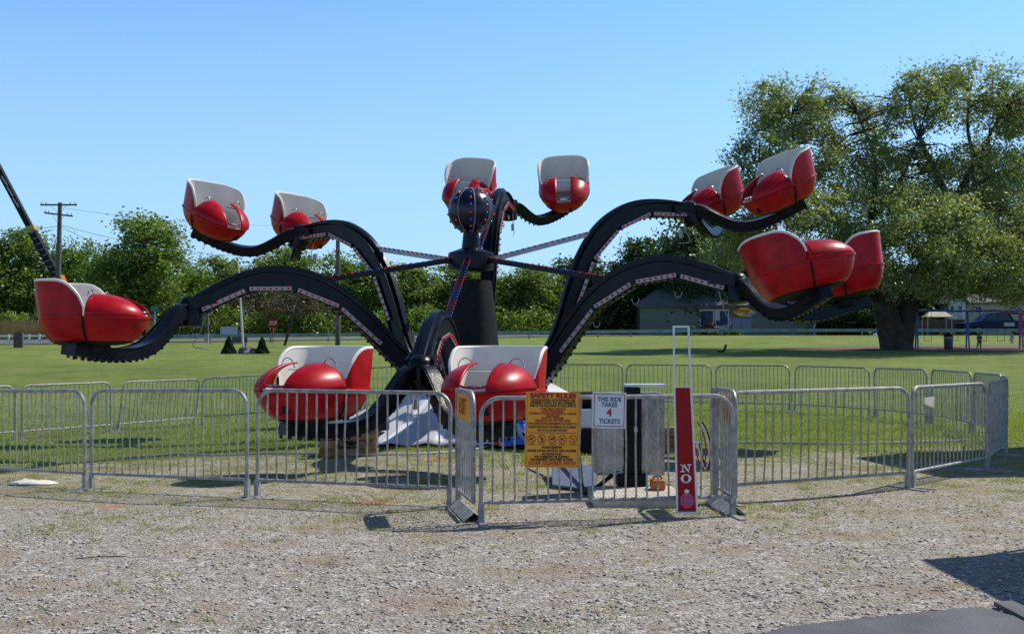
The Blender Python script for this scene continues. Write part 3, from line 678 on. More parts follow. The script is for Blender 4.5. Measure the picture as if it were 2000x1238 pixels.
# red height board
Yb = 9.26; hb = empty('height_board', PX(1341, HY, Yb).xy.to_3d()); tag(hb, 'tall narrow red height board in a white frame lettered NO, leaning on the nearest barrier', 'sign')
def hx(px, py): v = PX(px, py, Yb); return (v.x-hb.location.x, v.z)
def quad(b, pts, y0, y1, m=0): b.poly([hx(*p) for p in pts], y0, y1, m)
b = MB(); quad(b, [(1321, 1003), (1364, 1003), (1351.5, 755), (1316, 755)], 0, .012); quad(b, [(1316, 755), (1319.5, 755), (1317.5, 640), (1314, 640)], 0, .012); quad(b, [(1347.5, 755), (1351.5, 755), (1347, 640), (1343, 640)], 0, .012); quad(b, [(1314, 640), (1347, 640), (1347, 636), (1314, 636)], 0, .012)
b.build('frame', M['sign_white'], hb)
b = MB(); quad(b, [(1325, 998.5), (1359.5, 998.5), (1347.5, 757), (1319.2, 757)], -.003, 0); b.build('panel', M['sign_red'], hb)
kb = Yb/F; cx = 1339
def hz(r): return CAMH+(HY-r)*kb
def letter(polys, name='lettering'):
    b = MB()
    for P in polys: b.poly([((cx+x-CX)*kb-hb.location.x, hz(r)) for x, r in P], -.0052, -.0034)
    return b.build(name, M['sign_white'], hb)
letter([[(-10,919.5),(-10,921.5),(-1.5,921.5),(-1.5,919.5)],[(3.5,906),(3.5,908),(11,908),(11,906)],[(-10,906),(-10,908),(-4,908),(-3,906)],
        [(-7,908),(-7,919.5),(-5,919.5),(-5,908)],[(6,908),(6,917),(8,917),(8,908)],[(-7.5,906),(-2,906),(8,921.5),(5,921.5)]])
b = MB(); N_ = 28
o_ = []; i_ = []
for a in range(N_):
    q = 2*math.pi*a/N_; o_.append(((cx+10.5*math.cos(q)+.8-CX)*kb-hb.location.x, hz(934+8.6*math.sin(q)))); i_.append(((cx+5.0*math.cos(q)+.8-CX)*kb-hb.location.x, hz(934+6.9*math.sin(q))))
Vv = [(x, -.0052, z) for x, z in o_]+[(x, -.0052, z) for x, z in i_]
b.add(Vv, [(a, (a+1)%N_, (a+1)%N_+N_, a+N_) for a in range(N_)]); b.build('lettering', M['sign_white'], hb)
b = MB(); lx, lz = (1342-CX)*kb-hb.location.x, hz(977)
b.add([(lx+14*kb*math.cos(a*.2618), -.0045, lz+15*kb*math.sin(a*.2618)) for a in range(24)], [tuple(reversed(range(24)))], 0)
b.add([(lx-1*kb+5*kb*math.cos(a*.5236), -.0048, lz+18*kb+4*kb*math.sin(a*.5236)) for a in range(12)], [tuple(reversed(range(12)))], 1)
b.build('logo', [M['pink'], M['sign_white']], hb)
b = MB()
for row, (zc, hh_, n_) in enumerate(((3.5, 6, 7), (-5, 7, 6))):
    for q in range(n_):
        x = (-12+24*q/(n_-1))*kb; zz = (zc+q*.45)*kb; h2 = hh_*kb*(.5+.08*math.sin(q*5+row)); b.box(lx+x-.7*kb, lx+x+.7*kb, -.0062, -.005, lz+zz-h2, lz+zz+h2)
        if q < n_-1:
            y_ = zz+h2*(.7, -.75, .05)[(q*2+row) % 3]; b.box(lx+x+.7*kb, lx+x+2.6*kb, -.0060, -.005, lz+y_-.6*kb, lz+y_+.6*kb)
b.build('lettering', M['purple'], hb)
# ------------------------------------------------------------------ the ride
C0 = Vector((-.69, 18.1, 0)); ride = empty('spider_ride', C0)
tag(ride, 'black spider amusement ride with six arched arms and a bulb studded ball on top', 'amusement ride')
armpar = {  # theta, elbow z, arm tilt, spreader tilt, elbow radius
 'A': (204, 2.05, 0, 0, 4.56), 'B': (142, 3.64, 24, 24, 4.28), 'C': (82, 4.40, 22, 33, 4.45),
 'D': (24, 3.98, 27, 25, 4.33), 'E': (331, 2.38, 9, 15, 4.58), 'F': (264, 1.18, -5, -1, 4.5)}
prof0 = [(-4.0,-1.15),(-3.55,-.95),(-3.15,-.62),(-2.75,-.22),(-2.35,.12),(-1.9,.37),(-1.45,.47),(-1.0,.45),(-.5,.27),(0,0)]
def studs(b, pts, w, h, step, m=0, size=.018):
    acc = 0
    for i in range(len(pts)-1):
        seg = (pts[i+1]-pts[i]); acc += seg.length
        if acc >= step:
            acc = 0; t = seg.normalized(); sd = t.cross(Vector((0, 0, 1))).normalized(); u = sd.cross(t)
            for s in (-1, 1):
                c = pts[i]+sd*s*(w/2-.02)-u*(h/2+.018); b.box(c.x-size, c.x+size, c.y-size, c.y+size, c.z-.02, c.z+.02, m)
def make_arm(key):
    th, ez, dl, ph, er = armpar[key]; th = math.radians(th); dl = math.radians(dl); ph = math.radians(ph)
    d = Vector((math.cos(th), math.sin(th), 0)); up = Vector((0, 0, 1)); tg = Vector((-math.sin(th), math.cos(th), 0))
    E = d*er+up*ez
    pt = lambda u, v: E+d*(u*math.cos(dl)-v*math.sin(dl))+up*(u*math.sin(dl)+v*math.cos(dl))
    cen = catmull([pt(*p) for p in prof0], 8)
    b = MB(); b.sweep(cen, .19, .28, 0, taper=lambda t: .56+.42*math.sin(math.pi*min(1, t*1.02)))
    b.sweep([p+up*(-.02+.08*math.sin(math.pi*i_/(len(cen)-1))) for i_, p in enumerate(cen)], .10, .12, 0, off=(0, .12))
    b.sweep([p+up*.0 for p in cen], .25, .028, 0, off=(0, .135))
    b.sweep([p+up*.0 for p in cen], .26, .025, 0, off=(0, -.125))
    studs(b, cen, .25, .26, .11)
    arm = b.build('arm', M['black'], ride, bevel=.006)
    # light strips both sides
    segs = [(-2.95,-.44,-2.3,.12),(-2.25,.16,-1.6,.40),(-1.5,.42,-.85,.40),(-.78,.37,-.15,.07)]
    for s in (-1, 1):
        for (u0, v0, u1, v1) in segs:
            a = pt(u0, v0-.07)+tg*s*.135; c = pt(u1, v1-.07)+tg*s*.135; b = MB(); b.sweep([a, c], .014, .060, 0)
            for k in range(7):
                q = a.lerp(c, (k+.5)/7)+tg*s*.012; b.lathe([(.022, 0), (.020, .012), (.012, .022), (.001, .025)], 8, 1, q, tg*s)
            b.build('light_strip', [M['strip'], M['bulb_red']], arm)
    # elbow joint
    b = MB(); b.lathe([(.10, -.28), (.17, -.26), (.17, .10), (.12, .16), (.05, .19)], 16, 0, E+up*.02, pt(0, 1)-pt(0, 0))
    for s in (-1, 1):
        b.sweep([pt(-.35, .18)+tg*s*.14, pt(.05, .08)+tg*s*.17], .03, .16)
    b.build('elbow_joint', M['black'], arm, smooth=True)
    # conduit loops under arm
    b = MB()
    for u, v in ((-2.25, -.08), (-.85, .14), (-1.55, .16)):
        b = MB()
        c = pt(u, v)-tg*.12; b.tube([c+d*(.06*math.cos(a))+up*(-.06-.09*math.sin(a)) for a in [i*math.pi/6 for i in range(7)]], .006, 5)
        b.build('conduit', M['cable_grey'], arm, smooth=True)
    # tie rod from hub to arm
    hub = Vector((0, 0, 2.95))+d*.3; top = pt(-2.05, .50); b = MB(); b.sweep([hub, top], .07, .09)
    n = int((top-hub).length/.11)
    for k in range(1, n):
        q = hub.lerp(top, k/n)
        for s in (-1, 1): b.ball(q+tg*s*.04+up*.035, .02, 6, 1+(k//4) % 2)
    b.build('tie_rod', [M['strip'] if key in 'BD' else M['black'], M['bulb_red'], M['bulb_blue']], arm)
    # spreader with two swoops
    dr = d*math.cos(ph)+up*math.sin(ph); fu = -d*math.sin(ph)+up*math.cos(ph); beta = math.radians(41)
    spr = MB(); outs = []
    sw = [(0, .02), (.22, -.06), (.48, -.34), (.72, -.55), (1.0, -.65), (1.35, -.67), (1.7, -.64), (2.0, -.60)]
    for s in (-1, 1):
        hd = dr*math.cos(beta)+tg*s*math.sin(beta)
        lf = 1.14 if key == 'A' else 1.0
        c2 = catmull([E+hd*a*lf+fu*z for a, z in sw], 7)
        spr.sweep(c2, .17, .23, 0, up=fu, taper=lambda t: 1.0-.38*t); spr.sweep(c2, .21, .02, 0, up=fu, off=(0, .085))
        studs(spr, c2, .2, .15, .10); outs.append((hd, E+hd*1.62*lf+fu*-.50, s))
    o = spr.build('spreader', M['black'], arm, bevel=.005)
    # small hanging cable and box under the elbow
    b = MB(); c = E-d*.25-tg*.12
    b.tube(catmull([c, c-up*.35+d*.1, c-up*.55+d*.2, c-up*.6-d*.05], 5), .008, 5); b.box(c.x-.03, c.x+.03, c.y-.02, c.y+.02, c.z-.5, c.z-.36)
    b.build('hanging_lead', M['cable_grey'], arm, smooth=True)
    return d, tg, dr, fu, outs
frames = {k: make_arm(k) for k in armpar}
# centre
b = MB(); b.lathe([(1.15, .18), (1.1, .5), (.62, .75), (.5, 1.2), (.42, 2.0), (.34, 2.6)], 24); 
ax = Vector((.08, -.26, 1)).normalized()
b.lathe([(.6, -.12), (.95, -.1), (1.0, 0), (.95, .14), (.5, .2)], 24, 0, (0, 0, 1.15), Vector((-.02, -.14, 1)))
b.build('centre_column', M['matt_black'], ride, smooth=True)
b = MB(); b.lathe([(.2, -.2), (.38, -.16), (.40, 0), (.38, .12), (.16, .2), (.12, .55)], 20, 0, (0, 0, 2.95)); b.build('top_hub', M['black'], ride, smooth=True)
zb = CAMH+268*18.1/F; R = .385; b = MB(); rings = []
for i in range(25):
    ph = math.pi-math.pi*i/24; rings.append([Vector((max(.008, R*math.sin(ph))*math.cos(a*math.pi/32)*(1 if a % 8 else .975), max(.008, R*math.sin(ph))*math.sin(a*math.pi/32)*(1 if a % 8 else .975), zb+R*math.cos(ph))) for a in range(64)])
b.rings(rings); ballo = b.build('bulb_ball', M['navy'], ride, smooth=True, ang=60)
b = MB()
for a in range(8):
    q = a*math.pi/4+.22; b.tube([(R*1.002*math.sin(t_)*math.cos(q), R*1.002*math.sin(t_)*math.sin(q), zb+R*1.002*math.cos(t_)) for t_ in [math.pi*(.04+.92*k/20) for k in range(21)]], .006, 5)
b.build('seam', M['cable_grey'], ballo, smooth=True)
bulb0 = []
for kk in range(2): b = MB(); b.ball((0, 0, 0), .026, 8); o = b.build('bulb', M['bulb_red' if kk else 'bulb_blue'], ballo, smooth=True); bulb0.append(o)
used_ = set()
for a in range(8):
    for i in range(1, 9):
        ph = math.pi*(i+.3)/9.6; q = a*math.pi/4+.02; c = Vector((math.sin(ph)*math.cos(q), math.sin(ph)*math.sin(q), math.cos(ph)))*(R-.002)
        kk = (a+i) % 2
        if kk in used_: o = bulb0[kk].copy(); S.collection.objects.link(o)
        else: o = bulb0[kk]; used_.add(kk)
        o.location = c+Vector((0, 0, zb))
b = MB()
for a in range(6):
    q = math.radians(24+60*a+30); d = Vector((math.cos(q), math.sin(q), 0)); b.beam(d*2.2+Vector((0,0,.14)), d*2.9+Vector((0,0,.14)), .16, .14); b.lathe([(.16, 0), (.16, .05), (.05, .06), (.05, .24)], 12, 0, d*2.75+Vector((0, 0, .012)))
b.build('outrigger_frame', M['matt_black'], ride, bevel=.01)
# fabric skirt round the base
def fabric():
    m = mat('skirt_cloth', (.55, .54, .57), .75, var=.15, vscale=2, bump=.2, bscale=6); t = m.node_tree; N = t.nodes.new; L = t.links.new
    b = t.nodes['Principled BSDF']; old = b.inputs['Base Color'].links[0].from_socket
    tc = N('ShaderNodeTexCoord'); sp = N('ShaderNodeSeparateXYZ'); L(tc.outputs['Object'], sp.inputs[0])
    at = N('ShaderNodeMath'); at.operation = 'ARCTAN2'; L(sp.outputs[1], at.inputs[0]); L(sp.outputs[0], at.inputs[1])
    def band(lo, hi, soft=.02):
        a = N('ShaderNodeMapRange'); L(at.outputs[0], a.inputs[0]); a.inputs[1].default_value = lo; a.inputs[2].default_value = lo+soft
        c = N('ShaderNodeMapRange'); L(at.outputs[0], c.inputs[0]); c.inputs[1].default_value = hi; c.inputs[2].default_value = hi+soft; c.inputs[3].default_value = 1; c.inputs[4].default_value = 0
        mm = N('ShaderNodeMath'); mm.operation = 'MULTIPLY'; L(a.outputs[0], mm.inputs[0]); L(c.outputs[0], mm.inputs[1]); return mm.outputs[0]
    cur = old
    for lo, hi, col in ((-2.45, -2.40, (.75, .75, .76)), (-2.12, -2.05, (.78, .78, .8)), (-1.80, -1.74, (.75, .75, .76)), (-1.40, -1.36, (.60, .04, .03)), (-1.34, -1.02, (.05, .16, .55)), (-1.22, -1.17, (.55, .58, .62)), (-1.0, -.96, (.6, .04, .03)), (-.85, -.5, (.05, .16, .55)), (-.5, -.46, (.6, .04, .03))):
        mx = N('ShaderNodeMixRGB'); L(band(lo, hi), mx.inputs[0]); L(cur, mx.inputs[1]); mx.inputs[2].default_value = (*col, 1); cur = mx.outputs[0]
    L(cur, b.inputs['Base Color']); return m
b = MB(); RR = []
for j in range(9):
    f = j/8; row = []
    for a in range(144):
        q = 2*math.pi*a/144; star = 2.25+.38*abs(math.cos(3*(q-math.radians(24+30))))**3
        rr = .95+(star-.95)*f; z = .86*(1-f)**1.25+.05+.045*math.sin(q*36)*f*(1-.5*f)
        row.append((rr*math.cos(q)*1.14+.22, rr*math.sin(q), z))
    RR.append(row)
b.rings(RR, cap=False); b.build('base_skirt', fabric(), ride, smooth=True, solid=.008)
# ------------------------------------------------------------------ ride car
def outline(w, f, b_, cxo=-.1, N=56):
    P = []
    for k in range(N):
        a = 2*math.pi*k/N; c, s = math.cos(a), math.sin(a); n = 2.35 if c > 0 else 3.3
        P.append((cxo+(f if c > 0 else b_)*math.copysign(abs(c)**(2/n), c), w*math.copysign(abs(s)**(2/n), s)))
    return P
BZ = .34
def make_car():
    root = empty('ride_car')
    b = MB(); lev = [(0, .30, .50, .34), (.015, .40, .62, .44), (.09, .475, .72, .50), (.20, .54, .79, .56), (.31, .578, .835, .605), (.335, .582, .845, .61), (.345, .600, .862, .628), (.365, .600, .862, .628), (.372, .584, .845, .612)]
    b.rings([[(x, y, z) for x, y in outline(w, f, bb)] for z, w, f, bb in lev], cap=False)
    lin = [(.372, .56, .82, .59), (.25, .52, .76, .55), (.10, .44, .66, .48), (.06, .3, .5, .3)]
    b.rings([[(x, y, z) for x, y in outline(w, f, bb)] for z, w, f, bb in [(.372, .584, .845, .612)]+lin], 1, cap=False)
    b.rings([[(x, y, z) for x, y in outline(.3, .5, .3)] for z in (.06, .061)], 1)
    hull = b.build('hull', [M['red'], M['white_shell']], root, smooth=True)
    b = MB(); b.box(.50, .675, .11, .17, .10, .21); b.build('latch_plate', M['matt_black'], root)
    # base plate + mount
    b = MB(); b.rings([[(x, y, z) for x, y in outline(w, f, bb)] for z, w, f, bb in [(-.045, .20, .38, .24), (-.03, .30, .5, .34), (.012, .40, .62, .43)]])
    b.lathe([(.16, -.16), (.20, -.14), (.20, -.04)], 16, 0, (0, 0, 0)); b.build('base_plate', M['matt_black'], root, smooth=True)
    # back shell
    H = .50; inner = []; outer = []; rim = []; N = 72; cxo = -.1
    def sh(a, zf, ins):
        c, s = math.cos(a), math.sin(a); n = 3.3
        w = .584+.02*zf-ins; bb = .612+.075*zf-ins; x = cxo+bb*math.copysign(abs(c)**(2/n), c) if c < 0 else cxo+bb*c*.35
        y = w*math.copysign(abs(s)**(2/n), s); return x, y
    def topz(x): return .012+(H-.012)*math.sqrt(max(0, 1-(max(0, x+.36)/.37)**2)) if x < .01 else .012
    a0, a1 = math.radians(62), math.radians(298)
    for ring_, ins, mi in ((outer, 0, 0), (inner, .04, 1)):
        for k in range(N+1):
            a = a0+(a1-a0)*k/N; x, y = sh(a, 0, ins); zt = topz(x)
            col = []
            for j in range(9):
                zf = j/8*zt/H; X, Y = sh(a, zf, ins); col.append((X, Y, .368+j/8*zt))
            ring_.append(col)
    b = MB()
    for col, mi in ((outer, 0), (inner, 1)):
        V = [p for c in col for p in c]; Fc = []
        for i in range(N):
            for j in range(8):
                q = (i*9+j, i*9+9+j, i*9+10+j, i*9+j+1); Fc.append(q if mi else q[::-1])
        b.add(V, Fc, mi)
    b.build('seat_back', [M['red'], M['white_shell']], root, smooth=True)
    rimp = [((Vector(o_[-1])+Vector(i_[-1]))/2) for o_, i_ in zip(outer, inner)]
    b = MB(); b.tube(rimp, .026, 8); b.build('rim_trim', M['white_shell'], root, smooth=True)
    # hood
    b = MB()
    def hood(s):
        xsn = 26; tn = 12; V = []; Fc = []
        for i in range(xsn+1):
            x = .045+(.742-.045)*(1-(1-i/xsn)**1.5); xf = (x-cxo)/.845; yo = .584*(max(0, 1-xf**2.35))**(1/2.35)
            h = .33*(max(0, 1-((x-.045)/.70)**2.1))**.62; ys = .165
            for j in range(tn+1):
                t_ = j/tn; t_ = 1-(1-t_)**1.6; yo = max(yo, ys+.002); y = ys+(yo-ys)*t_; tt = min(1, y/max(yo, 1e-4))
                z = .372+h*(max(0, 1-tt**2.7))**(.55)*(1-.10*(1-min(1, (y/.30)))**2)
                V.append((x, s*y, z))
        for i in range(xsn):
            for j in range(tn):
                q = (i*(tn+1)+j, (i+1)*(tn+1)+j, (i+1)*(tn+1)+j+1, i*(tn+1)+j+1); Fc.append(q if s > 0 else q[::-1])
        b.add(V, Fc, 0)
    hood(1); hood(-1); b.build('hood', M['red'], root, smooth=True, solid=.022, ang=50)
    # seat, footwell
    b = MB(); b.box(-.54, -.16, -.40, .40, .22, .32); b.build('seat', M['white_shell'], root, bevel=.04)
    b = MB(); b.add([(.0, -.34, .10), (.0, .34, .10), (.30, .30, .20), (.30, -.30, .20), (.70, .20, .392), (.70, -.20, .392)], [(0,3,2,1),(3,5,4,2)]); b.build('foot_panel', M['white_shell'], root, solid=.012)
    for s in (-1, 1):
        b = MB(); b.tube([(.03+.02*math.sin(a), s*(.33)+.10*math.cos(a), .63+.12*math.sin(a)) for a in [math.pi*k/10 for k in range(11)]], .009, 6); b.build('grab_handle', M['chrome'], root, smooth=True)
        b = MB(); b.tube([(.022, s*.589, .36), (.022, s*.575, .24), (.022, s*.50, .08), (.022, s*.42, .005)], .016, 6); b.build('strap', M['matt_black'], root)
    b = MB(); b.tube(catmull([(.06, -.3, .60), (.02, -.12, .60), (.02, .12, .60), (.06, .3, .60)], 4), .009, 6); b.build('lap_bar', M['chrome'], root, smooth=True)
    b = MB(); b.tube(catmull([(.64, -.23, .47), (.70, -.1, .425), (.70, .1, .425), (.64, .23, .47)], 4), .014, 6, 0); b.tube([(.69+.045*math.sin(a), .085*math.cos(a), .437) for a in [2*math.pi*k/14 for k in range(14)]], .009, 6, 1, closed=True)
    b.build('nose_handle', [M['red'], M['chrome']], root, smooth=True)
    return root
car0 = make_car()
cars = [('A', 1, (1, .02), 'red car at the far left, seen from its side low over the lawn'),
        ('A', -1, (1, .0), 'red car hidden behind the far left one'),
        ('B', 1, (.72, -.70), 'upper left red car, the outer one, high against the sky'),
        ('B', -1, (.72, -.70), 'upper left red car, the inner one, partly behind the arm'),
        ('C', 1, (-.30, -.95), 'rear red car partly hidden by the bulb studded ball'),
        ('C', -1, (-.08, -1), 'rear red car right of the ball, facing the camera against blue sky'),
        ('D', 1, (-.93, -.36), 'upper right red car, the inner one behind its neighbour'),
        ('D', -1, (-.93, -.36), 'topmost red car at upper right before the willow leaves'),
        ('E', 1, (-.97, .12), 'red car at the far right, its back to the right before the willow trunk'),
        ('E', -1, (1.0, -.10), 'large red car with its dark underside showing, right of the store sign'),
        ('F', -1, (-.47, -.88), 'nearest red car low behind the left front barrier'),
        ('F', 1, (-.30, -.95), 'low red car behind the exit gate and the rules sign')]
for i, (key, s, nose, lab) in enumerate(cars):
    d, tg, dr, fu, outs = frames[key]; pos = [p for h, p, ss in outs if ss == s][0]
    o = car0 if i == 0 else copy_tree(car0)
    nv = Vector((nose[0], nose[1], 0)); nv = (nv-fu*nv.dot(fu)).normalized(); sd = fu.cross(nv)
    Mx = (Matrix((nv, sd, fu)).transposed() @ Matrix.Scale(.93, 3)).to_4x4(); Mx.translation = C0+pos
    o.matrix_world = Mx; tag(o, lab, 'ride car', 'red two seat cars of the ride')
# ------------------------------------------------------------------ blocking, console and bits under the ride
def block_stack(x, y, rz, label, n=3, w=.8, hh=.11):
    root = empty('wood_blocking', (x, y, tzf(x, y)), rz); tag(root, label, 'wood blocks', 'wood blocking under the ride')
    for k in range(n):
        b = MB()
        if k % 2 == 0: b.box(-w/2, w/2, -.30, -.12, k*hh, (k+1)*hh-.004); b.box(-w/2, w/2, .12, .30, k*hh, (k+1)*hh-.004)
        else: b.box(-w/2+.02, -w/2+.26, -.34, .34, k*hh, (k+1)*hh-.004); b.box(w/2-.26, w/2-.02, -.34, .34, k*hh, (k+1)*hh-.004)
        b.build('timber', M['wood'], root, bevel=.008)
block_stack(-2.25, 14.9, .1, 'pale timber blocking behind the nearest car, left of the skirt', 3)
block_stack(2.15, 15.4, -.2, 'timber blocking seen between the console and the red height board', 3, .6)
b = MB(); c = Vector((-2.3, 14.9, .32)); b.beam(c, c+Vector((.45, .75, .05)), .16, .16); b.lathe([(.14, 0), (.14, .04), (.05, .05), (.05, .3)], 12, 0, c); o = b.build('stabiliser_leg', M['matt_black']); tag(o, 'black stabiliser leg standing on the timber left of the skirt', 'support leg')
# console
con = empty('control_console', (0, 0, 0)); tag(con, 'ride control console of two tread plate cabinets and a black post', 'console')
Yc = 10.75; X = lambda px, Y=Yc: (px-CX)*Y/F
b = MB(); b.box(X(1165), X(1219), Yc, Yc+.38, .20, 1.02); b.build('cabinet', M['plate'], con, bevel=.008)
b = MB(); b.box(X(1253), X(1299), Yc+.02, Yc+.40, .20, 1.02); b.build('cabinet', M['plate'], con, bevel=.008)
b = MB(); b.box(X(1222), X(1250), Yc-.04, Yc+.20, .10, 1.08); b.box(X(1205), X(1262), Yc-.10, Yc+.3, .09, .22); b.box(X(1226), X(1246), Yc-.07, Yc-.04, .60, .72); b.build('post', M['matt_black'], con, bevel=.01)
b = MB(); b.box(X(1237), X(1243), Yc-.075, Yc-.07, .64, .69); b.box(X(1222), X(1300), Yc-.02, Yc+.2, 1.085, 1.11); b.build('switch_panel', M['sign_white'], con)
pl = empty('platform', (X(1237, 10.3), 10.3, 0)); tag(pl, 'low pale ribbed platform under the control console', 'platform')
b = MB(); 
for k in range(24): b.box(-.40+k*.0345, -.40+k*.0345+.031, -.42, .42, .085, .10)
b.build('deck', M['deck'], pl); b = MB(); b.box(-.41, .43, -.43, -.40, 0, .083); b.box(-.41, .43, .40, .43, 0, .083); b.box(-.41, -.38, -.40, .40, 0, .083); b.box(.40, .43, -.40, .40, 0, .083); b.build('side_board', M['deck'], pl)
ob = empty('tool_box', (X(1290, 10.25), 10.45, .1)); tag(ob, 'small orange box on the platform beside the console', 'box'); b = MB(); b.box(-.065, .065, -.1, .1, 0, .10); b.build('body', M['orange'], ob, bevel=.02); b = MB(); b.tube([(-.04, 0, .10), (-.03, 0, .13), (.03, 0, .13), (.04, 0, .10)], .008, 6); b.build('handle', M['matt_black'], ob)
b = MB(); b.add([(X(1075,11.9), 11.3, .03), (X(1160,11.2), 10.9, .03), (X(1165,12), 11.9, .16), (X(1078,12.4), 12.3, .16), (X(1078,12.4), 12.3, .0), (X(1165,12), 11.9, .0)], [(0,1,2,3),(3,2,5,4)]); o = b.build('ramp_sheet', mat('ramp_blue', (.10, .13, .20), .6, var=.2), solid=.02); tag(o, 'dark blue sheet lying on the ground left of the console', 'sheet')
ge = empty('motor_unit', (X(1148, 15.2), 15.2, 0)); tag(ge, 'small white and black motor unit between the rules sign and the console', 'motor')
b = MB(); b.box(-.16, .2, -.2, .2, .35, .62); b.build('housing', M['sign_white'], ge, bevel=.03); b = MB(); b.lathe([(.12, -.25), (.12, .25)], 14, 0, (0, 0, .74), (1, 0, 0)); b.build('engine', M['matt_black'], ge, smooth=True); b = MB(); b.box(-.2, .22, -.25, .25, 0, .33); b.build('stand', M['matt_black'], ge)
# cables
def cable(name, pts, r, m, label, cat='cable', group=None):
    b = MB(); P = catmull([(x, y, tzf(x, y)+z) for x, y, z in pts], 6); b.tube(P, r, 6); o = b.build(name, m, smooth=True); tag(o, label, cat, group); return o
cable('ground_cable', [(-5.6, 15.6, .03), (-4.9, 15.7, .05), (-4.3, 15.4, .03), (-3.4, 15.3, .03), (-2.2, 14.6, .03), (-1.2, 14.7, .03), (-.4, 15.8, .03), (.0, 16.6, .2)], .016, M['cable_grey'], 'pale grey cable lying across the grass behind the front left barriers')
cable('ground_cable', [(1.2, 15.9, .1), (2.5, 16.3, .03), (3.6, 16.5, .03), (5.0, 16.3, .03), (7.2, 16.9, .03)], .016, M['cable_grey'], 'pale cable across the grass behind the right front barriers')
cable('power_lead', [(X(1135,10.9), 13.5, .7), (X(1142,10.9), 12, .35), (.72, 11.0, .05), (.78, 10.7, .05), (1.0, 10.75, .2)], .022, M['matt_black'], 'thick black lead hanging down to the ground left of the console')
for i, (m_, dx) in enumerate(((M['ink_red'], 0), (M['sign_white'], .03), (M['matt_black'], .05))):
    cable('cable_loop', [(X(1362,11)+dx, 11, .72), (X(1372,11)+dx, 11, .62), (X(1379,11)+dx, 11, .45), (X(1374,11)+dx, 11, .25), (X(1366,11)+dx, 11, .3), (X(1356,11)+dx, 11, .5)], .008, m_, ['red cable of the loop hanging right of the red height board', 'white cable of the loop hanging right of the red height board', 'black cable of the loop hanging right of the red height board'][i])
# rag, scraps, twig
def rag(name, x, y, w, l, h, m, label):
    b = MB(); R = []
    for i in range(7):
        u = i/6*2-1; R.append([(x+u*w, y+(j/7*2-1)*l*math.sqrt(max(.05, 1-u*u)), tzf(x, y)+.012+h*(1-u*u)*(1-(j/7*2-1)**2)*(.6+.4*math.sin(i*2+j))) for j in range(8)])
    b.rings(R, close=False, cap=False); o = b.build(name, m, smooth=True, solid=.006); tag(o, label, 'rag'); return o
rag('cloth_rag', -5.35, 12.0, .28, .13, .06, M['white_shell'], 'white rag lying on the gravel at the foot of the far left barrier')
b = MB(); P0 = Vector((4.40, 11.47, .94)); b.add([P0, P0+Vector((.16, .15, .01)), P0+Vector((.15, .14, -.11)), P0+Vector((.07, .07, -.09)), P0+Vector((0, 0, -.06))], [(0,1,2,3,4)]); o = b.build('torn_cloth', M['white_shell'], solid=.006); tag(o, 'torn pale rag hanging from the front right barrier', 'rag')
cable('twig', [(-3.02, 7.44, .008), (-2.88, 7.5, .01), (-2.7, 7.53, .008)], .0035, M['matt_black'], 'thin dark twig lying on the gravel in the left foreground', 'twig')
# rubber mats
def rubber(name, P, z, th, label):
    b = MB(); n = len(P); V = [(x, y, z) for x, y in P]+[(x, y, z+th) for x, y in P]
    b.add(V, [tuple(reversed(range(n))), tuple(range(n, 2*n))]+[(k, (k+1)%n, (k+1)%n+n, k+n) for k in range(n)]); o = b.build(name, M['rubber'], bevel=.006); tag(o, label, 'mat'); return o
G = lambda px, py: ((px-CX)*CAMH/(py-HY), CAMH*F/(py-HY))
rubber('rubber_mat', [G(1430, 1262), G(1532, 1229), G(1700, 1210), G(1915, 1189), G(2010, 1216), G(2010, 1300), G(1480, 1300)], .004, .014, 'dark grey rubber mat on the gravel in the bottom right corner')
rubber('rubber_mat', [G(1940, 1185), G(1978, 1183), G(2040, 1210), G(2060, 1240), G(1998, 1216)], .006, .028, 'small lighter mat edge right of the dark rubber mat')
# out of frame casters on the right
t = empty('trailer', (4.78, 8.58, 0), math.radians(17)); tag(t, 'vending trailer just past the right edge, seen by its shadow on the gravel', 'trailer')
b = MB(); b.add([(0, 0, 2.55), (3.4, 0, 2.75), (3.4, -3.4, 2.75), (-.95, -3.2, 2.55), (0, 0, 2.62), (3.4, 0, 2.82), (3.4, -3.4, 2.82), (-.95, -3.2, 2.62)], [(0,1,2,3),(7,6,5,4),(0,4,5,1),(1,5,6,2),(2,6,7,3),(3,7,4,0)]); b.build('awning', M['sign_white'], t)
b = MB(); b.box(1.6, 3.4, -3.0, -.2, .5, 2.6); b.build('body', M['sign_red'], t, bevel=.03)
b = MB(); b.tube([(.15, -.1, 0), (.15, -.1, 2.56)], .025, 8); b.build('awning_post', M['galv'], t)
t = empty('box_truck', (8.35, 14.1, 0), math.radians(8)); tag(t, 'tall show truck past the right edge shading the fence corner', 'truck')
b = MB(); b.box(0, 4.5, 0, 2.3, .9, 4.7); b.build('box_body', M['rail_white'], t, bevel=.04); b = MB(); b.box(0, 4.5, .3, 2.0, .5, .9); b.build('chassis', M['matt_black'], t)
for k, x in enumerate((.8, 3.6)):
    for yy in (.15, 2.15): b = MB(); b.lathe([(.2, -.12), (.45, -.12), (.45, .12), (.2, .12)], 18, 0, (x, yy, .45), (0, 1, 0)); b.build('wheel', M['matt_black'], t, smooth=True)
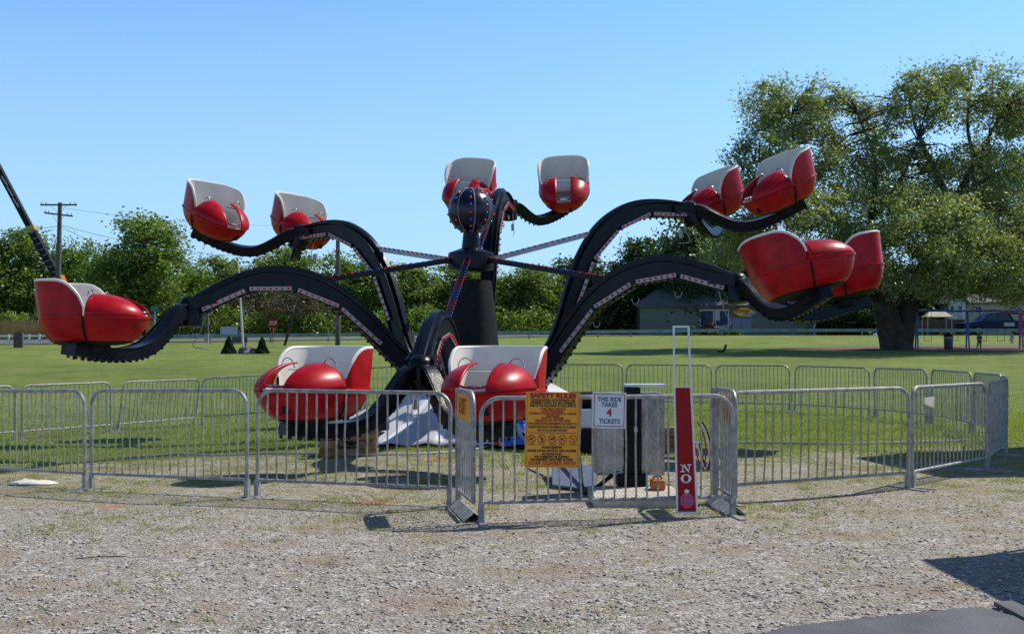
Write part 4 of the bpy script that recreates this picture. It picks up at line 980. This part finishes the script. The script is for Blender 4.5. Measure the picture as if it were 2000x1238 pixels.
# ------------------------------------------------------------------ guard rails
def rail(pts, label, m, post=3.6, double=False, h=.72, name='guard_rail', mp=None):
    A = pts[0]; root = empty(name, (*A, tzf(*A))); tag(root, label, 'guard rail'); P = []
    for i in range(len(pts)-1):
        L = math.dist(pts[i], pts[i+1]); n = max(1, int(L/post))
        for k in range(n): P.append((pts[i][0]+(pts[i+1][0]-pts[i][0])*k/n, pts[i][1]+(pts[i+1][1]-pts[i][1])*k/n))
    P.append(pts[-1]); o3 = root.location
    V = [Vector((x, y, tzf(x, y))) - o3 for x, y in P]
    b = MB()
    for hh in ((.66, .36) if double else (.52,)): b.sweep([v+Vector((0, 0, hh)) for v in V], .05, .13 if double else .28)
    if not double: b.sweep([v+Vector((0, -.04, .59)) for v in V], .04, .07); b.sweep([v+Vector((0, -.04, .45)) for v in V], .04, .07)
    b.build('rail', m, root)
    for v in V: b = MB(); b.box(v.x-.06, v.x+.06, v.y-.10, v.y+.0-.03, v.z-.1, v.z+h); b.build('post', mp or m, root)
G1 = [(-36, 70.2), (-29.3, 72.8)]
rail([(-38, 71.0), (-29.8, 72.5)], 'pale two rail guard rail with close posts at the left edge', M['rail_white'], .62, True, .78)
rail([(-29.5, 73), (-14, 82), (20, 103)], 'long blue grey guard rail running behind the lawn to the store', M['steel_blue'])
rail([(20.2, 103.2), (34, 104.5), (60, 105)], 'blue grey guard rail between the store, willow and parked pickup', M['steel_blue'], 5)
b = MB(); v = (-31.2, 68.0); b.box(v[0]-.28, v[0]+.28, v[1]-.1, v[1]+.1, tzf(*v)-.1, tzf(*v)+.95); o = b.build('rail_end_post', M['pole_wood']); tag(o, 'stout grey post before the pale guard rail, under the far left car', 'post')
# reeds
rng = np.random.default_rng(77); n = 5200
x = -45+rng.random(n)*15.5; y = 86+rng.random(n)*4; z = tz(x, y); hh = .9+rng.random(n)*1.0; P = np.stack([np.stack([x-.03, y, z], -1), np.stack([x+.03, y, z], -1), np.stack([x+rng.normal(size=n)*.2, y, z+hh], -1)], 1).reshape(-1, 3)
o = npmesh('reeds', P, np.arange(3*n).reshape(-1, 3), LG['reed']); tag(o, 'pinkish brown reeds behind the pale guard rail', 'reeds', kind='stuff')
# ------------------------------------------------------------------ utility poles, crane
def pole(px, toprow, Y, r, label, arms=(), lean=0, name='utility_pole', m=None, group='wooden utility poles'):
    x = (px-CX)*Y/F; z0 = tzf(x, Y); H = CAMH+(HY-toprow)*Y/F-z0
    root = empty(name, (x, Y, z0)); tag(root, label, 'pole', group)
    b = MB(); b.tube([(0, 0, -.2), (lean*.5, 0, H*.5), (lean, 0, H)], [r, r*.88, r*.7], 10); b.build('shaft', m or M['pole_wood'], root, smooth=True)
    for hz_, half, tilt in arms:
        b = MB(); c = Vector((lean*hz_/H, -r, hz_)); b.beam(c+Vector((-half, 0, -tilt)), c+Vector((half, 0, tilt)), .10, .12)
        for s in (-1, 1): b.tube([c+Vector((s*half*.45, 0, 0)), c+Vector((0, 0, -.75))], .012, 5)
        b.build('crossarm', M['pole_wood'], root)
        b = MB()
        for q in (-.95, -.7, .62, .9): b.lathe([(.03, 0), (.05, .03), (.03, .09), (.05, .12), (.02, .18)], 8, 0, c+Vector((half*q, 0, tilt*q+.06)))
        b.build('insulators', M['cable_grey'], root)
    return root, H, x, z0
Yp = 84.0; rt, H, xp, zp = pole(111, 396, Yp, .22, 'tall wooden utility pole with two cross arms behind the far left car', arms=((10.6, 1.42, 0), (9.85, 1.1, -.13)), lean=.25)
pole(405, 560, 92, .14, 'wooden pole under the far left arm, left of the flagpole')
pole(660, 440, 62, .16, 'dark bare pole behind the nearest car', lean=0)
def wire(a, c, sag, label, r=.018):
    b = MB(); a = Vector(a); c = Vector(c); P = []
    for i in range(13): t_ = i/12; p = a.lerp(c, t_); p.z -= sag*4*t_*(1-t_); P.append(p)
    b.tube(P, r, 5, cap=False); o = b.build('overhead_wire', M['matt_black']); tag(o, label, 'wire', 'overhead wires'); return o
wire(PX(111, 442, Yp), PX(-60, 450, Yp), .2, 'overhead wire from the tall pole to the left edge, upper one')
wire(PX(105, 448, Yp), PX(-80, 478, Yp), .3, 'overhead wire from the tall pole to the left edge, lower one')
wire(PX(118, 443, Yp), PX(300, 510, Yp+10), .3, 'overhead wire sloping from the tall pole down to the belt trees')
wire(PX(118, 440, Yp), PX(560, 500, 110), .8, 'overhead wire from the tall pole passing under the upper left car')
wire(PX(115, 405, Yp), PX(700, 430, 130), 1.0, 'topmost overhead wire right of the tall pole', .012)
Yk = 92.0; cr = empty('mobile_crane', PX(140, 662, Yk)); tag(cr, 'mobile crane with a dark boom rising to the left edge, orange at its foot', 'crane')
def rel(px, py, dy=0): return PX(px, py, Yk)-cr.location+Vector((0, dy, 0))
b = MB(); b.sweep([rel(63, 452), rel(118, 550)], .66, .62); b.build('boom_section', M['matt_black'], cr, bevel=.03)
b = MB(); b.sweep([rel(-30, 278), rel(63, 452)], .5, .50); b.build('boom_section', M['matt_black'], cr, bevel=.03)
b = MB()
for k in range(9): p = rel(63, 452).lerp(rel(118, 550), (k+.5)/9)+Vector((0, -.35, 0)); b.beam(p+Vector((-.18, 0, .02)), p+Vector((.18, 0, .16)), .03, .04)
for k in range(3): p = rel(6, 345).lerp(rel(28, 387), k/2)+Vector((0, -.29, 0)); b.beam(p, p+Vector((.5, 0, -.8)), .03, .12)
b.build('boom_marking', M['cable_grey'], cr)
b = MB(); b.sweep([rel(59, 443), rel(64, 454)], .85, .85); b.build('boom_collar', mat('collar', (.35, .28, .08), .5), cr)
b = MB(); b.sweep([rel(112, 540), rel(150, 625)], .95, .85); b.box(-1.2, 3.4, -1.1, 1.1, -.1, 1.0); b.build('body', M['orange'], cr, bevel=.05)
b = MB(); b.box(-1.0, 3.2, -1.15, 1.15, -.55, -.12); b.build('undercarriage', M['matt_black'], cr)
for xx in (-.5, .9, 2.4):
    b = MB(); b.lathe([(.2, -.15), (.48, -.15), (.48, .15), (.2, .15)], 16, 0, (xx, -1.15, -.42), (0, 1, 0)); b.build('wheel', M['matt_black'], cr, smooth=True)
# flagpole, monument, conifer shrubs, signs
x = (467-CX)*60/F; z = tzf(x, 60); fp = empty('flagpole', (x+.09, 60, z)); tag(fp, 'slim white flagpole rising from the monument boulder', 'flagpole')
b = MB(); H = CAMH+(HY-520)*60/F-z; b.tube([(0.15, 0, 0), (-.12, 0, H)], [.07, .035], 8); b.build('pole', M['rail_white'], fp, smooth=True); b = MB(); b.ball((-.12, 0, H+.05), .08); b.build('finial', M['rail_white'], fp, smooth=True)
def conifer(px, base, w, h, label, m='conifer'):
    global rng
    Y = 58.0; x = (px-CX)*Y/F; z = tzf(x, Y); root = empty('conifer_shrub', (x, Y, z)); tag(root, label, 'shrub', 'dark cone shaped shrubs beside the boulder')
    Wm, Hm = w*Y/F/2, h*Y/F; n = 5200; t_ = rng.random(n)**1.3; a = rng.random(n)*6.28; rr = Wm*(1-t_)**.75*(.55+.5*rng.random(n)**.4)*(1+.12*np.sin(a*4+t_*9))
    C = np.stack([np.cos(a)*rr, np.sin(a)*rr, t_*Hm+.02], -1); P, Fq = leafquads(C, .04, .5); npmesh('foliage', P, Fq, LG[m], root)
    b = MB(); b.tube([(0, 0, -.05), (0, 0, Hm*.7)], [.06, .02], 6); b.build('stem', M['bark'], root)
conifer(447, 692, 27, 33, 'dark cone shaped evergreen shrub left of the boulder')
conifer(512, 690, 25, 31, 'dark cone shaped evergreen shrub right of the boulder')
x = (484-CX)*58/F; mo = empty('memorial_boulder', (x, 58, tzf(x, 58))); tag(mo, 'brown boulder with a pale plaque between two cone shrubs', 'boulder')
b = MB(); R = []
for j in range(7):
    ph = math.pi/2*j/6; R.append([(.52*math.cos(ph)**.6*math.cos(a*.3927)*(1+.08*math.sin(a*3+j)) if j < 6 else .02*math.cos(a*.3927), .35*math.cos(ph)**.6*math.sin(a*.3927)+.03*math.cos(a*2) if j < 6 else .02*math.sin(a*.3927), .40*math.sin(ph)) for a in range(16)])
b.rings(R); b.build('rock', mat('boulder', (.16, .10, .075), .9, var=.4, bump=.8, bscale=7), mo, smooth=True)
b = MB(); b.add([(-.12, -.37, .05), (.16, -.37, .05), (.16, -.22, .33), (-.12, -.22, .33)], [(0,1,2,3)]); b.build('plaque', mat('plaque', (.42, .46, .46), .4), mo, solid=.03)
x = (468-CX)*63/F; bs = empty('park_bench_back', (x, 63, tzf(x, 63))); bs.name = 'park_bench'; tag(bs, 'small dark bench behind the boulder and flagpole', 'bench')
b = MB(); b.box(-.45, .45, 0, .05, .45, .8); b.build('backrest', M['pole_wood'], bs); b = MB(); b.box(-.45, .45, -.4, 0, .38, .43); b.build('seat', M['pole_wood'], bs)
for s in (-.4, .4): b = MB(); b.box(s-.04, s+.04, -.35, -.02, 0, .38); b.build('leg', M['pole_wood'], bs)
def signpost(name, px, toprow, botrow, w, Y, m, label, pm=None, body=None, shape=None, extra=None):
    x = (px-CX)*Y/F; z0 = tzf(x, Y); root = empty(name, (x, Y, z0)); tag(root, label, 'sign'); zt = CAMH+(HY-toprow)*Y/F-z0; zb_ = CAMH+(HY-botrow)*Y/F-z0; wm = w*Y/F
    b = MB()
    if shape == 'oct': c = (zt+zb_)/2; R = (zt-zb_)/2; b.poly([(R*1.05*math.cos(math.radians(22.5+45*k)), c+R*1.05*math.sin(math.radians(22.5+45*k))) for k in range(8)], -.02, .0)
    else: b.box(-wm/2, wm/2, -.03, 0, zb_, zt)
    b.build('board', m, root)
    b = MB(); b.box(-.035, .035, .0, .06, 0, zt-.05); b.build('post', pm or M['galv'], root)
    if body: o = text(body, (zt-zb_)*.55, M['sign_white'], root, (0, -.035, (zt+zb_)/2)); o.scale = (wm*.85/wid(o), 1, 1)
    return root
signpost('stop_sign', 533.5, 622, 641, 17, 78, M['sign_red'], 'red octagonal stop sign on a red post behind the left lawn', M['red_metal'], 'STOP', 'oct')
gm = mat('sign_green', (.01, .16, .11), .5)
signpost('street_sign', 302, 598, 608, 15, 76, gm, 'small green street name sign above the far left car')
signpost('street_sign', 301, 614, 623, 10, 77, gm, 'lower green street sign under the other one, seen past the left car')
nb = signpost('notice_board', 447, 638, 654, 33, 88, mat('board_pale', (.34, .42, .44), .5), 'wide pale notice board beyond the guard rail, left of the flagpole')
b = MB(); P = [PX(556, 675, 72), PX(573, 615, 72), PX(585, 585, 72)]; o3 = P[0]; b.tube([p-o3 for p in P], [.10, .08, .05], 7); o = b.build('leaning_trunk', M['bark'], smooth=True); o.location = o3; tag(o, 'thin leaning dead trunk right of the stop sign', 'tree trunk')
P = [PX(p_, r_, 60) for p_, r_ in ((1401, 682), (1411, 682), (1415, 677), (1418, 668))]; o3 = Vector((P[0].x, 60, tzf(P[0].x, 60)-.02)); dz_ = P[0].z-o3.z-.05
b = MB(); b.tube([p-o3-Vector((0, 0, dz_)) for p in catmull(P, 4)], .07, 6); o = b.build('bent_pipe', M['matt_black'], smooth=True); o.location = o3; tag(o, 'small black J shaped pipe standing in the lawn right of the red height board', 'pipe')
# ------------------------------------------------------------------ store
Ys = 118.0; sx0 = (1250-CX)*Ys/F; sx1 = (1594-CX)*Ys/F; gz = 2.70
st = empty('store_building', (sx0, Ys, gz)); tag(st, 'low beige liquor store with a grey hipped roof and blue display window', 'building')
wl = sx1-sx0; eave = CAMH+(HY-596)*Ys/F-gz; ridge = CAMH+(HY-545)*(Ys+4)/F-gz
siding = mat('siding', (.145, .155, .125), .7, var=.06, vscale=1)
t = siding.node_tree; tc = t.nodes.new('ShaderNodeTexCoord'); wv = t.nodes.new('ShaderNodeTexWave'); wv.bands_direction = 'Z'; wv.inputs['Scale'].default_value = 1.3; t.links.new(tc.outputs['Object'], wv.inputs['Vector'])
bp = t.nodes.new('ShaderNodeBump'); bp.inputs['Strength'].default_value = .6; bp.inputs['Distance'].default_value = .03; t.links.new(wv.outputs['Fac'], bp.inputs['Height']); t.links.new(bp.outputs[0], t.nodes['Principled BSDF'].inputs['Normal'])
b = MB(); b.box(0, wl, 0, 12, -.3, eave); b.build('wall', siding, st)
roofm = mat('shingle', (.13, .12, .125), .9, var=.25, vscale=2.5, bump=.5, bscale=5)
b = MB(); o_ = .5; hipx = (1415-CX)*Ys/F-sx0; b.add([(-o_, -o_, eave), (wl+o_, -o_, eave), (wl+o_, 12+o_, eave), (-o_, 12+o_, eave), (4, 6, ridge), (hipx, 6, ridge)], [(0,1,5,4),(1,2,5),(2,3,4,5),(3,0,4),(3,2,1,0)]); b.build('roof', roofm, st)
b = MB(); b.box(-o_, wl+o_, -o_-.04, -o_, eave-.22, eave-.01); b.build('fascia', M['pole_wood'], st)
sxx = lambda px: (px-CX)*Ys/F-sx0; szz = lambda py: CAMH+(HY-py)*Ys/F-gz
glass = mat('shop_glass', (.012, .035, .10), .25, var=.6, vscale=1.2, spec=.3)
for (a, c) in ((1366.5, 1394), (1396, 1423)):
    b = MB()
    for (x0, x1, z0, z1) in ((a, a+1.5, 641, 605), (c-1.5, c, 641, 605), (a+1.5, c-1.5, 607, 605), (a+1.5, c-1.5, 641, 639)): b.box(sxx(x0), sxx(x1), -.10, 0, szz(z0), szz(z1))
    f = b.build('window', M['rail_white'], st); b = MB(); b.box(sxx(a+1.5), sxx(c-1.5), -.03, 0, szz(639), szz(607)); b.build('pane', glass, f)
for a in (1429.5, 1449): b = MB(); b.box(sxx(a), sxx(a+18.5), -.08, 0, szz(652), szz(621)); b.build('door', mat('door_blue', (.16, .19, .27), .5), st)
b = MB(); b.box(sxx(1589), sxx(1592), -.07, 0, -.2, eave-.2); b.build('downpipe', M['rail_white'], st)
ss = empty('store_sign', (PX(1452, 610, Ys).x, Ys-.35, CAMH+(HY-610)*Ys/F)); tag(ss, 'yellow lens shaped store sign with red and blue lettering over the doors', 'sign')
k = Ys/F; b = MB(); b.poly([(-23*k, 0), (-8*k, 8.5*k), (6*k, 8.5*k), (23*k, -1*k), (10*k, -9*k), (-8*k, -8*k)], -.12, 0); b.build('board', mat('sign_yellow', (.75, .42, .02), .4), ss)
fit('Parkway', -7, 3, 9, 34, M['ink_red'], ss, k, y=-.16, shear=.2, off=.012); fit('LIQUORS', 10, -4, 5, 25, M['bulb_blue'], ss, k, y=-.2, off=.008)
def shrub(px, base, w, h, Y, leaf, label, n=2500, size=.07):
    global rng
    x = (px-CX)*Y/F; z = CAMH+(HY-base)*Y/F; z = tzf(x, Y); root = empty('shrub', (x, Y, z)); tag(root, label, 'shrub')
    d = rng.normal(size=(n, 3)); d /= np.linalg.norm(d, axis=1)[:, None]; d *= (.75+.3*rng.random(n))[:, None]; d[:, 2] = np.abs(d[:, 2]); C = d*np.array([w*Y/F/2, w*Y/F/2*.9, h*Y/F]); P, Fq = leafquads(C, size, .6); npmesh('foliage', P, Fq, LG[leaf], root)
    b = MB(); b.tube([(0, 0, -.1), (0, 0, h*Y/F*.6)], [.08, .03], 6); b.build('stem', M['bark'], root)
for px, w, h, lf, lb in ((1398, 34, 11, 'shrub', 'clipped yellow green shrub below the maroon bush'), (1415, 26, 13, 'shrub', 'middle clipped yellow green shrub before the store window'), (1437, 30, 12, 'shrub', 'clipped yellow green shrub nearest the store doors'),
                         (1385, 44, 26, 'maroon', 'maroon leaved bush before the store window'), (1350, 34, 17, 'dark', 'dark bush left of the maroon bush')):
    shrub(px, 650, w, h+3, 114 if lf != 'maroon' else 116, lf, lb)
# ------------------------------------------------------------------ right side: board fence, houses, swings, pickup, children
b = MB(); x0 = (1770-CX)*112/F; x1 = (1885-CX)*112/F; n = 60
bf = empty('board_fence', (x0, 112, tzf(x0, 112))); tag(bf, 'brown board fence behind the swing set, right of the willow trunk', 'fence')
for i in range(n): w = (x1-x0)/n; b.box(i*w, (i+.93)*w, 0, .03, -.1, 1.75+.03*math.sin(i*7))
b.build('boards', mat('fence_brown', (.09, .06, .04), .85, var=.3, vscale=2), bf)
b = MB(); b.box(0, x1-x0, .03, .1, .4, .5); b.box(0, x1-x0, .03, .1, 1.3, 1.4); b.build('rail', M['pole_wood'], bf)
def house(name, px0, px1, eaver, ridger, Y, wm, label, gable=False, wins=()):
    x0 = (px0-CX)*Y/F; x1 = (px1-CX)*Y/F; w = x1-x0; root = empty(name, (x0, Y, 2.7)); tag(root, label, 'house'); e = CAMH+(HY-eaver)*Y/F-2.7; r = CAMH+(HY-ridger)*Y/F-2.7
    b = MB(); b.box(0, w, 0, 8, -.3, e)
    if gable: b.poly([(0, e), (w, e), (w/2, r-.1)], 0, 8)
    b.build('wall', wm, root); b = MB()
    if gable: b.add([(-.4, -.4, e-.2), (w/2, -.4, r), (w/2, 8.4, r), (-.4, 8.4, e-.2), (w+.4, -.4, e-.2), (w+.4, 8.4, e-.2)], [(0,1,2,3),(1,4,5,2)])
    else: b.add([(-.5, -.5, e), (w+.5, -.5, e), (w+.5, 4, r), (-.5, 4, r), (w+.5, 8.5, e), (-.5, 8.5, e)], [(0,1,2,3),(3,2,4,5)])
    b.build('roof', roofm, root, solid=.14)
    for a, c, r0, r1 in wins:
        f = MB(); f.box((a-CX)*Y/F-x0, (c-CX)*Y/F-x0, -.06, 0, CAMH+(HY-r1)*Y/F-2.7, CAMH+(HY-r0)*Y/F-2.7); fo = f.build('window', M['rail_white'], root)
        f = MB(); f.box((a+1-CX)*Y/F-x0, (c-1-CX)*Y/F-x0, -.08, -.06, CAMH+(HY-r1+1)*Y/F-2.7, CAMH+(HY-r0-1)*Y/F-2.7); f.build('pane', glass, fo)
house('house', 1853, 1886, 590, 570, 121, mat('house_white', (.42, .42, .42), .7), 'pale gabled house behind the swing set left of the beige one', True, ((1855, 1863, 597, 612), (1871, 1879, 597, 612)))
house('house', 1888, 2070, 592, 572, 124, mat('house_beige', (.32, .28, .20), .7), 'long beige house behind the blue pickup', False, ((1904, 1918, 598, 612), (1970, 1992, 598, 616)))
b = MB(); c = PX(1832, 620, 108); tp = empty('garden_canopy', (c.x, 108, tzf(c.x, 108))); tag(tp, 'beige garden canopy above the brown board fence', 'canopy')
zt = CAMH+(HY-606)*108/F-tp.location.z; ze = CAMH+(HY-619)*108/F-tp.location.z
b.add([(-1.4, -.8, ze), (1.2, -.8, ze), (1.2, .8, ze), (-1.4, .8, ze), (.5, 0, zt), (-.9, 0, zt-.15)], [(0,1,4,5),(1,2,4),(2,3,5,4),(3,0,5)]); b.build('cloth', mat('canopy_beige', (.50, .42, .30), .8), tp, solid=.03)
for s in ((-1.3, -.7), (1.1, -.7), (1.1, .7), (-1.3, .7)): b = MB(); b.tube([(s[0], s[1], 0), (s[0], s[1], ze)], .04, 6); b.build('pole', M['galv'], tp)
Yw = 66.5; sw_x = lambda px: (px-CX)*Yw/F; gz2 = tzf(28, Yw)
sw = empty('swing_set', (sw_x(1790), Yw, gz2)); tag(sw, 'blue steel swing set frame beside the willow trunk', 'swing set')
zt = CAMH+(HY-607)*Yw/F-gz2; b = MB(); b.tube([(0, 0, zt), (sw_x(2080)-sw_x(1790), 0, zt)], .06, 8); b.build('top_bar', M['blue_metal'], sw, smooth=True)
for px in (1790.5, 1890, 1995): 
    for s in (-1, 1): b = MB(); x = sw_x(px)-sw_x(1790); b.tube([(x, 0, zt), (x+s*.03, s*.30, 0)], .055, 8); b.build('leg', M['blue_metal'], sw, smooth=True)
for px in (1812, 1864, 1920, 1955):
    b = MB(); x = sw_x(px)-sw_x(1790)
    for s in (-.22, .22): b.tube([(x+s, 0, zt), (x+s, 0, .5)], .012, 4)
    b.box(x-.24, x+.24, -.08, .08, .47, .5); b.build('swing', M['matt_black'], sw)
cl_ = empty('climbing_ladder', (sw_x(1978), Yw-1.5, tzf(31, Yw-1.5))); tag(cl_, 'red climbing ladder frame at the right end of the blue swing set', 'climbing frame')
b = MB(); zt2 = 2.25
for px in (1969, 1986): b.tube([(sw_x(px)-sw_x(1978), 0, 0), (sw_x(px)-sw_x(1978), 0, zt2)], .045, 8)
b.tube([(sw_x(1941)-sw_x(1978), .6, zt2), (sw_x(2080)-sw_x(1978), .6, zt2)], .045, 8); b.build('frame', M['red_metal'], cl_, smooth=True)
b = MB()
for k in range(8): b.tube([(sw_x(1969)-sw_x(1978), 0, .25+k*.26), (sw_x(1986)-sw_x(1978), 0, .25+k*.26)], .022, 6)
for k in range(8): a_ = k*math.pi/4; b.ball((sw_x(1977+7*math.cos(a_))-sw_x(1978), .3, zt2-.25+.25*math.sin(a_)), .05, 7)
b.build('rungs', M['red_metal'], cl_, smooth=True)
tb = empty('litter_bin', ((1852.5-CX)*64/F, 64, tzf((1852.5-CX)*64/F, 64))); tag(tb, 'dark litter bin with domed lid on the mulch beside the swing set', 'litter bin')
b = MB(); b.lathe([(.22, 0), (.24, .05), (.26, .62)], 18); b.build('bin_body', mat('bin_dark', (.03, .045, .06), .5), tb, smooth=True); b = MB(); b.lathe([(.27, .62), (.28, .68), (.27, .78)], 18); b.build('liner', mat('liner', (.15, .17, .22), .5), tb, smooth=True)
b = MB(); b.lathe([(.27, .78), (.24, .92), (.14, 1.03), (.02, 1.06)], 18); b.build('lid', M['matt_black'], tb, smooth=True)
# pickup
Yt = 108.0; tx = (1882-CX)*Yt/F; tg_ = tzf(tx, Yt); pk = empty('pickup_truck', (tx, Yt, tg_)); tag(pk, 'dark blue pickup truck with a cab and pale door panel behind the swing set', 'pickup truck')
pk.scale = (1.22, 1.1, 1.25); bluep = mat('truck_blue', (.005, .012, .06), .4, var=.1, spec=.15); prof = [(0, .45), (.05, .95), (1.3, 1.12), (1.95, 1.72), (3.3, 1.80), (3.75, 1.15), (5.5, 1.12), (5.6, .5), (4.9, .42), (4.8, .75), (4.3, .8), (4.0, .42), (1.45, .42), (1.3, .75), (.8, .75), (.62, .42)]
prof = [(x*1.12, z*1.05) for x, z in prof]
b = MB(); b.poly([(x, z) for x, z in prof][::-1], 0, 1.9); b.build('body', bluep, pk)
for (P4) in ([(1.62, 1.2), (2.15, 1.72), (2.75, 1.76), (2.75, 1.2)], [(2.85, 1.2), (2.85, 1.76), (3.55, 1.78), (3.95, 1.24)]):
    b = MB(); b.poly([(x, z) for x, z in P4][::-1], -.02, 0); b.build('window', glass, pk)
for xw in (1.2, 5.1):
    for yw in (.1, 1.8): b = MB(); b.lathe([(.20, -.12), (.40, -.12), (.40, .12), (.20, .12)], 18, 0, (xw, yw, .40), (0, 1, 0)); w_ = b.build('wheel', M['matt_black'], pk, smooth=True); b = MB(); b.lathe([(.22, -.14), (.1, -.15)], 12, 0, (xw, yw, .40), (0, 1, 0)); b.build('rim', M['galv'], w_)
b = MB(); b.box(3.3, 4.2, -.03, 0, .75, 1.05); b.build('door_panel', M['cable_grey'], pk)
shrub(1855, 640, 34, 10, 109, 'shrub', 'yellow green bush before the brown board fence', 2200, .1)
# children
skin = mat('skin', (.42, .24, .16), .6); hair = mat('hair_brown', (.08, .035, .02), .7)
def person(loc, rz, top, trousers, label, climb=False, Hs=1.0, hm=None):
    root = empty('person', loc, rz); tag(root, label, 'person'); s = Hs
    J = {'pel': (0,0,.50), 'chest': (0,0,.70), 'neck': (0,0,.81), 'head': (0,-.01,.90), 'top': (0,0,.99)}
    if not climb:
        J.update(hl=(-.055,0,.47), kl=(-.06,-.02,.27), al=(-.06,.02,.05), tl=(-.06,-.08,.02), hr=(.055,0,.47), kr=(.10,-.04,.27), ar=(.15,.0,.05), tr=(.16,-.10,.02),
                 sl=(-.11,0,.77), el=(-.14,.01,.62), wl=(-.12,-.05,.49), sr=(.11,0,.77), er=(.15,.01,.62), wr=(.13,-.06,.49))
    else:
        J.update(hl=(-.055,0,.47), kl=(-.08,-.10,.33), al=(-.08,-.02,.12), tl=(-.08,-.10,.08), hr=(.055,0,.47), kr=(.06,-.06,.30), ar=(.06,.03,.10), tr=(.06,-.06,.06),
                 sl=(-.11,0,.77), el=(-.16,-.12,.80), wl=(-.15,-.20,.92), sr=(.11,0,.77), er=(.17,-.12,.80), wr=(.16,-.20,.92))
    names = list(J); rad = dict(pel=.085, chest=.09, neck=.035, head=.072, top=.05, hl=.065, hr=.065, kl=.045, kr=.045, al=.032, ar=.032, tl=.026, tr=.026, sl=.045, sr=.045, el=.032, er=.032, wl=.024, wr=.024)
    E = [('pel','chest'),('chest','neck'),('neck','head'),('head','top'),('pel','hl'),('hl','kl'),('kl','al'),('al','tl'),('pel','hr'),('hr','kr'),('kr','ar'),('ar','tr'),('chest','sl'),('sl','el'),('el','wl'),('chest','sr'),('sr','er'),('er','wr')]
    # hands: palm + five fingers
    for sd, wr_ in (('l','wl'),('r','wr')):
        wv_ = Vector(J[wr_]); dn = (wv_-Vector(J['e'+sd])).normalized(); J['p'+sd] = tuple(wv_+dn*.03); rad['p'+sd] = .02; E.append((wr_, 'p'+sd)); names = list(J)
        for f in range(5):
            nm = 'f%d%s' % (f, sd); off = Vector(((f-2)*.008, -.006*(f == 0)*4, 0)); ln = (.026, .04, .045, .042, .034)[f]; J[nm] = tuple(Vector(J['p'+sd])+dn*ln+off*1.4+Vector((0, -.01, 0))); rad[nm] = .005; E.append(('p'+sd, nm))
    names = list(J)
    me = bpy.data.meshes.new('body'); me.from_pydata([tuple(Vector(J[n])*s) for n in names], [(names.index(a), names.index(b_)) for a, b_ in E], [])
    o = bpy.data.objects.new('body', me); S.collection.objects.link(o); o.parent = root
    sk = o.modifiers.new('skin', 'SKIN'); o.modifiers.new('sub', 'SUBSURF').levels = 1
    o.modifiers['sub'].render_levels = 1
    for i, n_ in enumerate(names): me.skin_vertices[0].data[i].radius = (rad[n_]*s*1.05, rad[n_]*s*.9)
    me.skin_vertices[0].data[0].use_root = True; me.materials.append(skin)
    def garment(name, chain, m, infl=1.18):
        nn = sorted({a for c in chain for a in c}, key=lambda n_: names.index(n_)); me = bpy.data.meshes.new(name); me.from_pydata([tuple(Vector(J[n_])*s) for n_ in nn], [(nn.index(a), nn.index(b_)) for a, b_ in chain], [])
        g = bpy.data.objects.new(name, me); S.collection.objects.link(g); g.parent = root; g.modifiers.new('skin', 'SKIN'); g.modifiers.new('sub', 'SUBSURF').render_levels = 1
        for i, n_ in enumerate(nn): me.skin_vertices[0].data[i].radius = (rad[n_]*s*infl*1.08, rad[n_]*s*infl)
        me.skin_vertices[0].data[0].use_root = True; me.materials.append(m)
    garment('shirt', [('pel','chest'),('chest','sl'),('sl','el'),('chest','sr'),('sr','er')], top); garment('trousers', [('pel','hl'),('hl','kl'),('kl','al'),('pel','hr'),('hr','kr'),('kr','ar')], trousers, 1.25)
    b = MB(); b.ball((0, .018*s, .925*s), .088*s, 12, 0, 1.0); b.build('hair', hm or hair, root, smooth=True)
    b = MB()
    for sx in (-.026, .026): b.ball((sx*s, -.076*s, .905*s), .010*s, 6, 0)
    b.box(-.022*s, .022*s, -.083*s, -.074*s, .866*s, .873*s, 1); b.box(-.008*s, .008*s, -.095*s, -.07*s, .878*s, .898*s, 1); b.build('face', [M['ink'], skin], root)
px1 = (1913-CX)*65.5/F; person((px1, 65.5, tzf(px1, 65.5)+.02), 2.6, mat('shirt_dark', (.05, .06, .09), .8), mat('jeans', (.06, .07, .11), .8), 'child in a dark shirt and jeans standing under the swings', Hs=.98)
px2 = (1974-CX)*64.7/F; person((px2+.05, 64.65, tzf(px2, 64.7)+.28), math.pi, mat('shirt_grey', (.22, .21, .26), .8), mat('shorts_white', (.6, .6, .6), .8), 'child with reddish hair and white shorts on the red ladder', True, .82, mat('hair_red', (.20, .06, .03), .7))
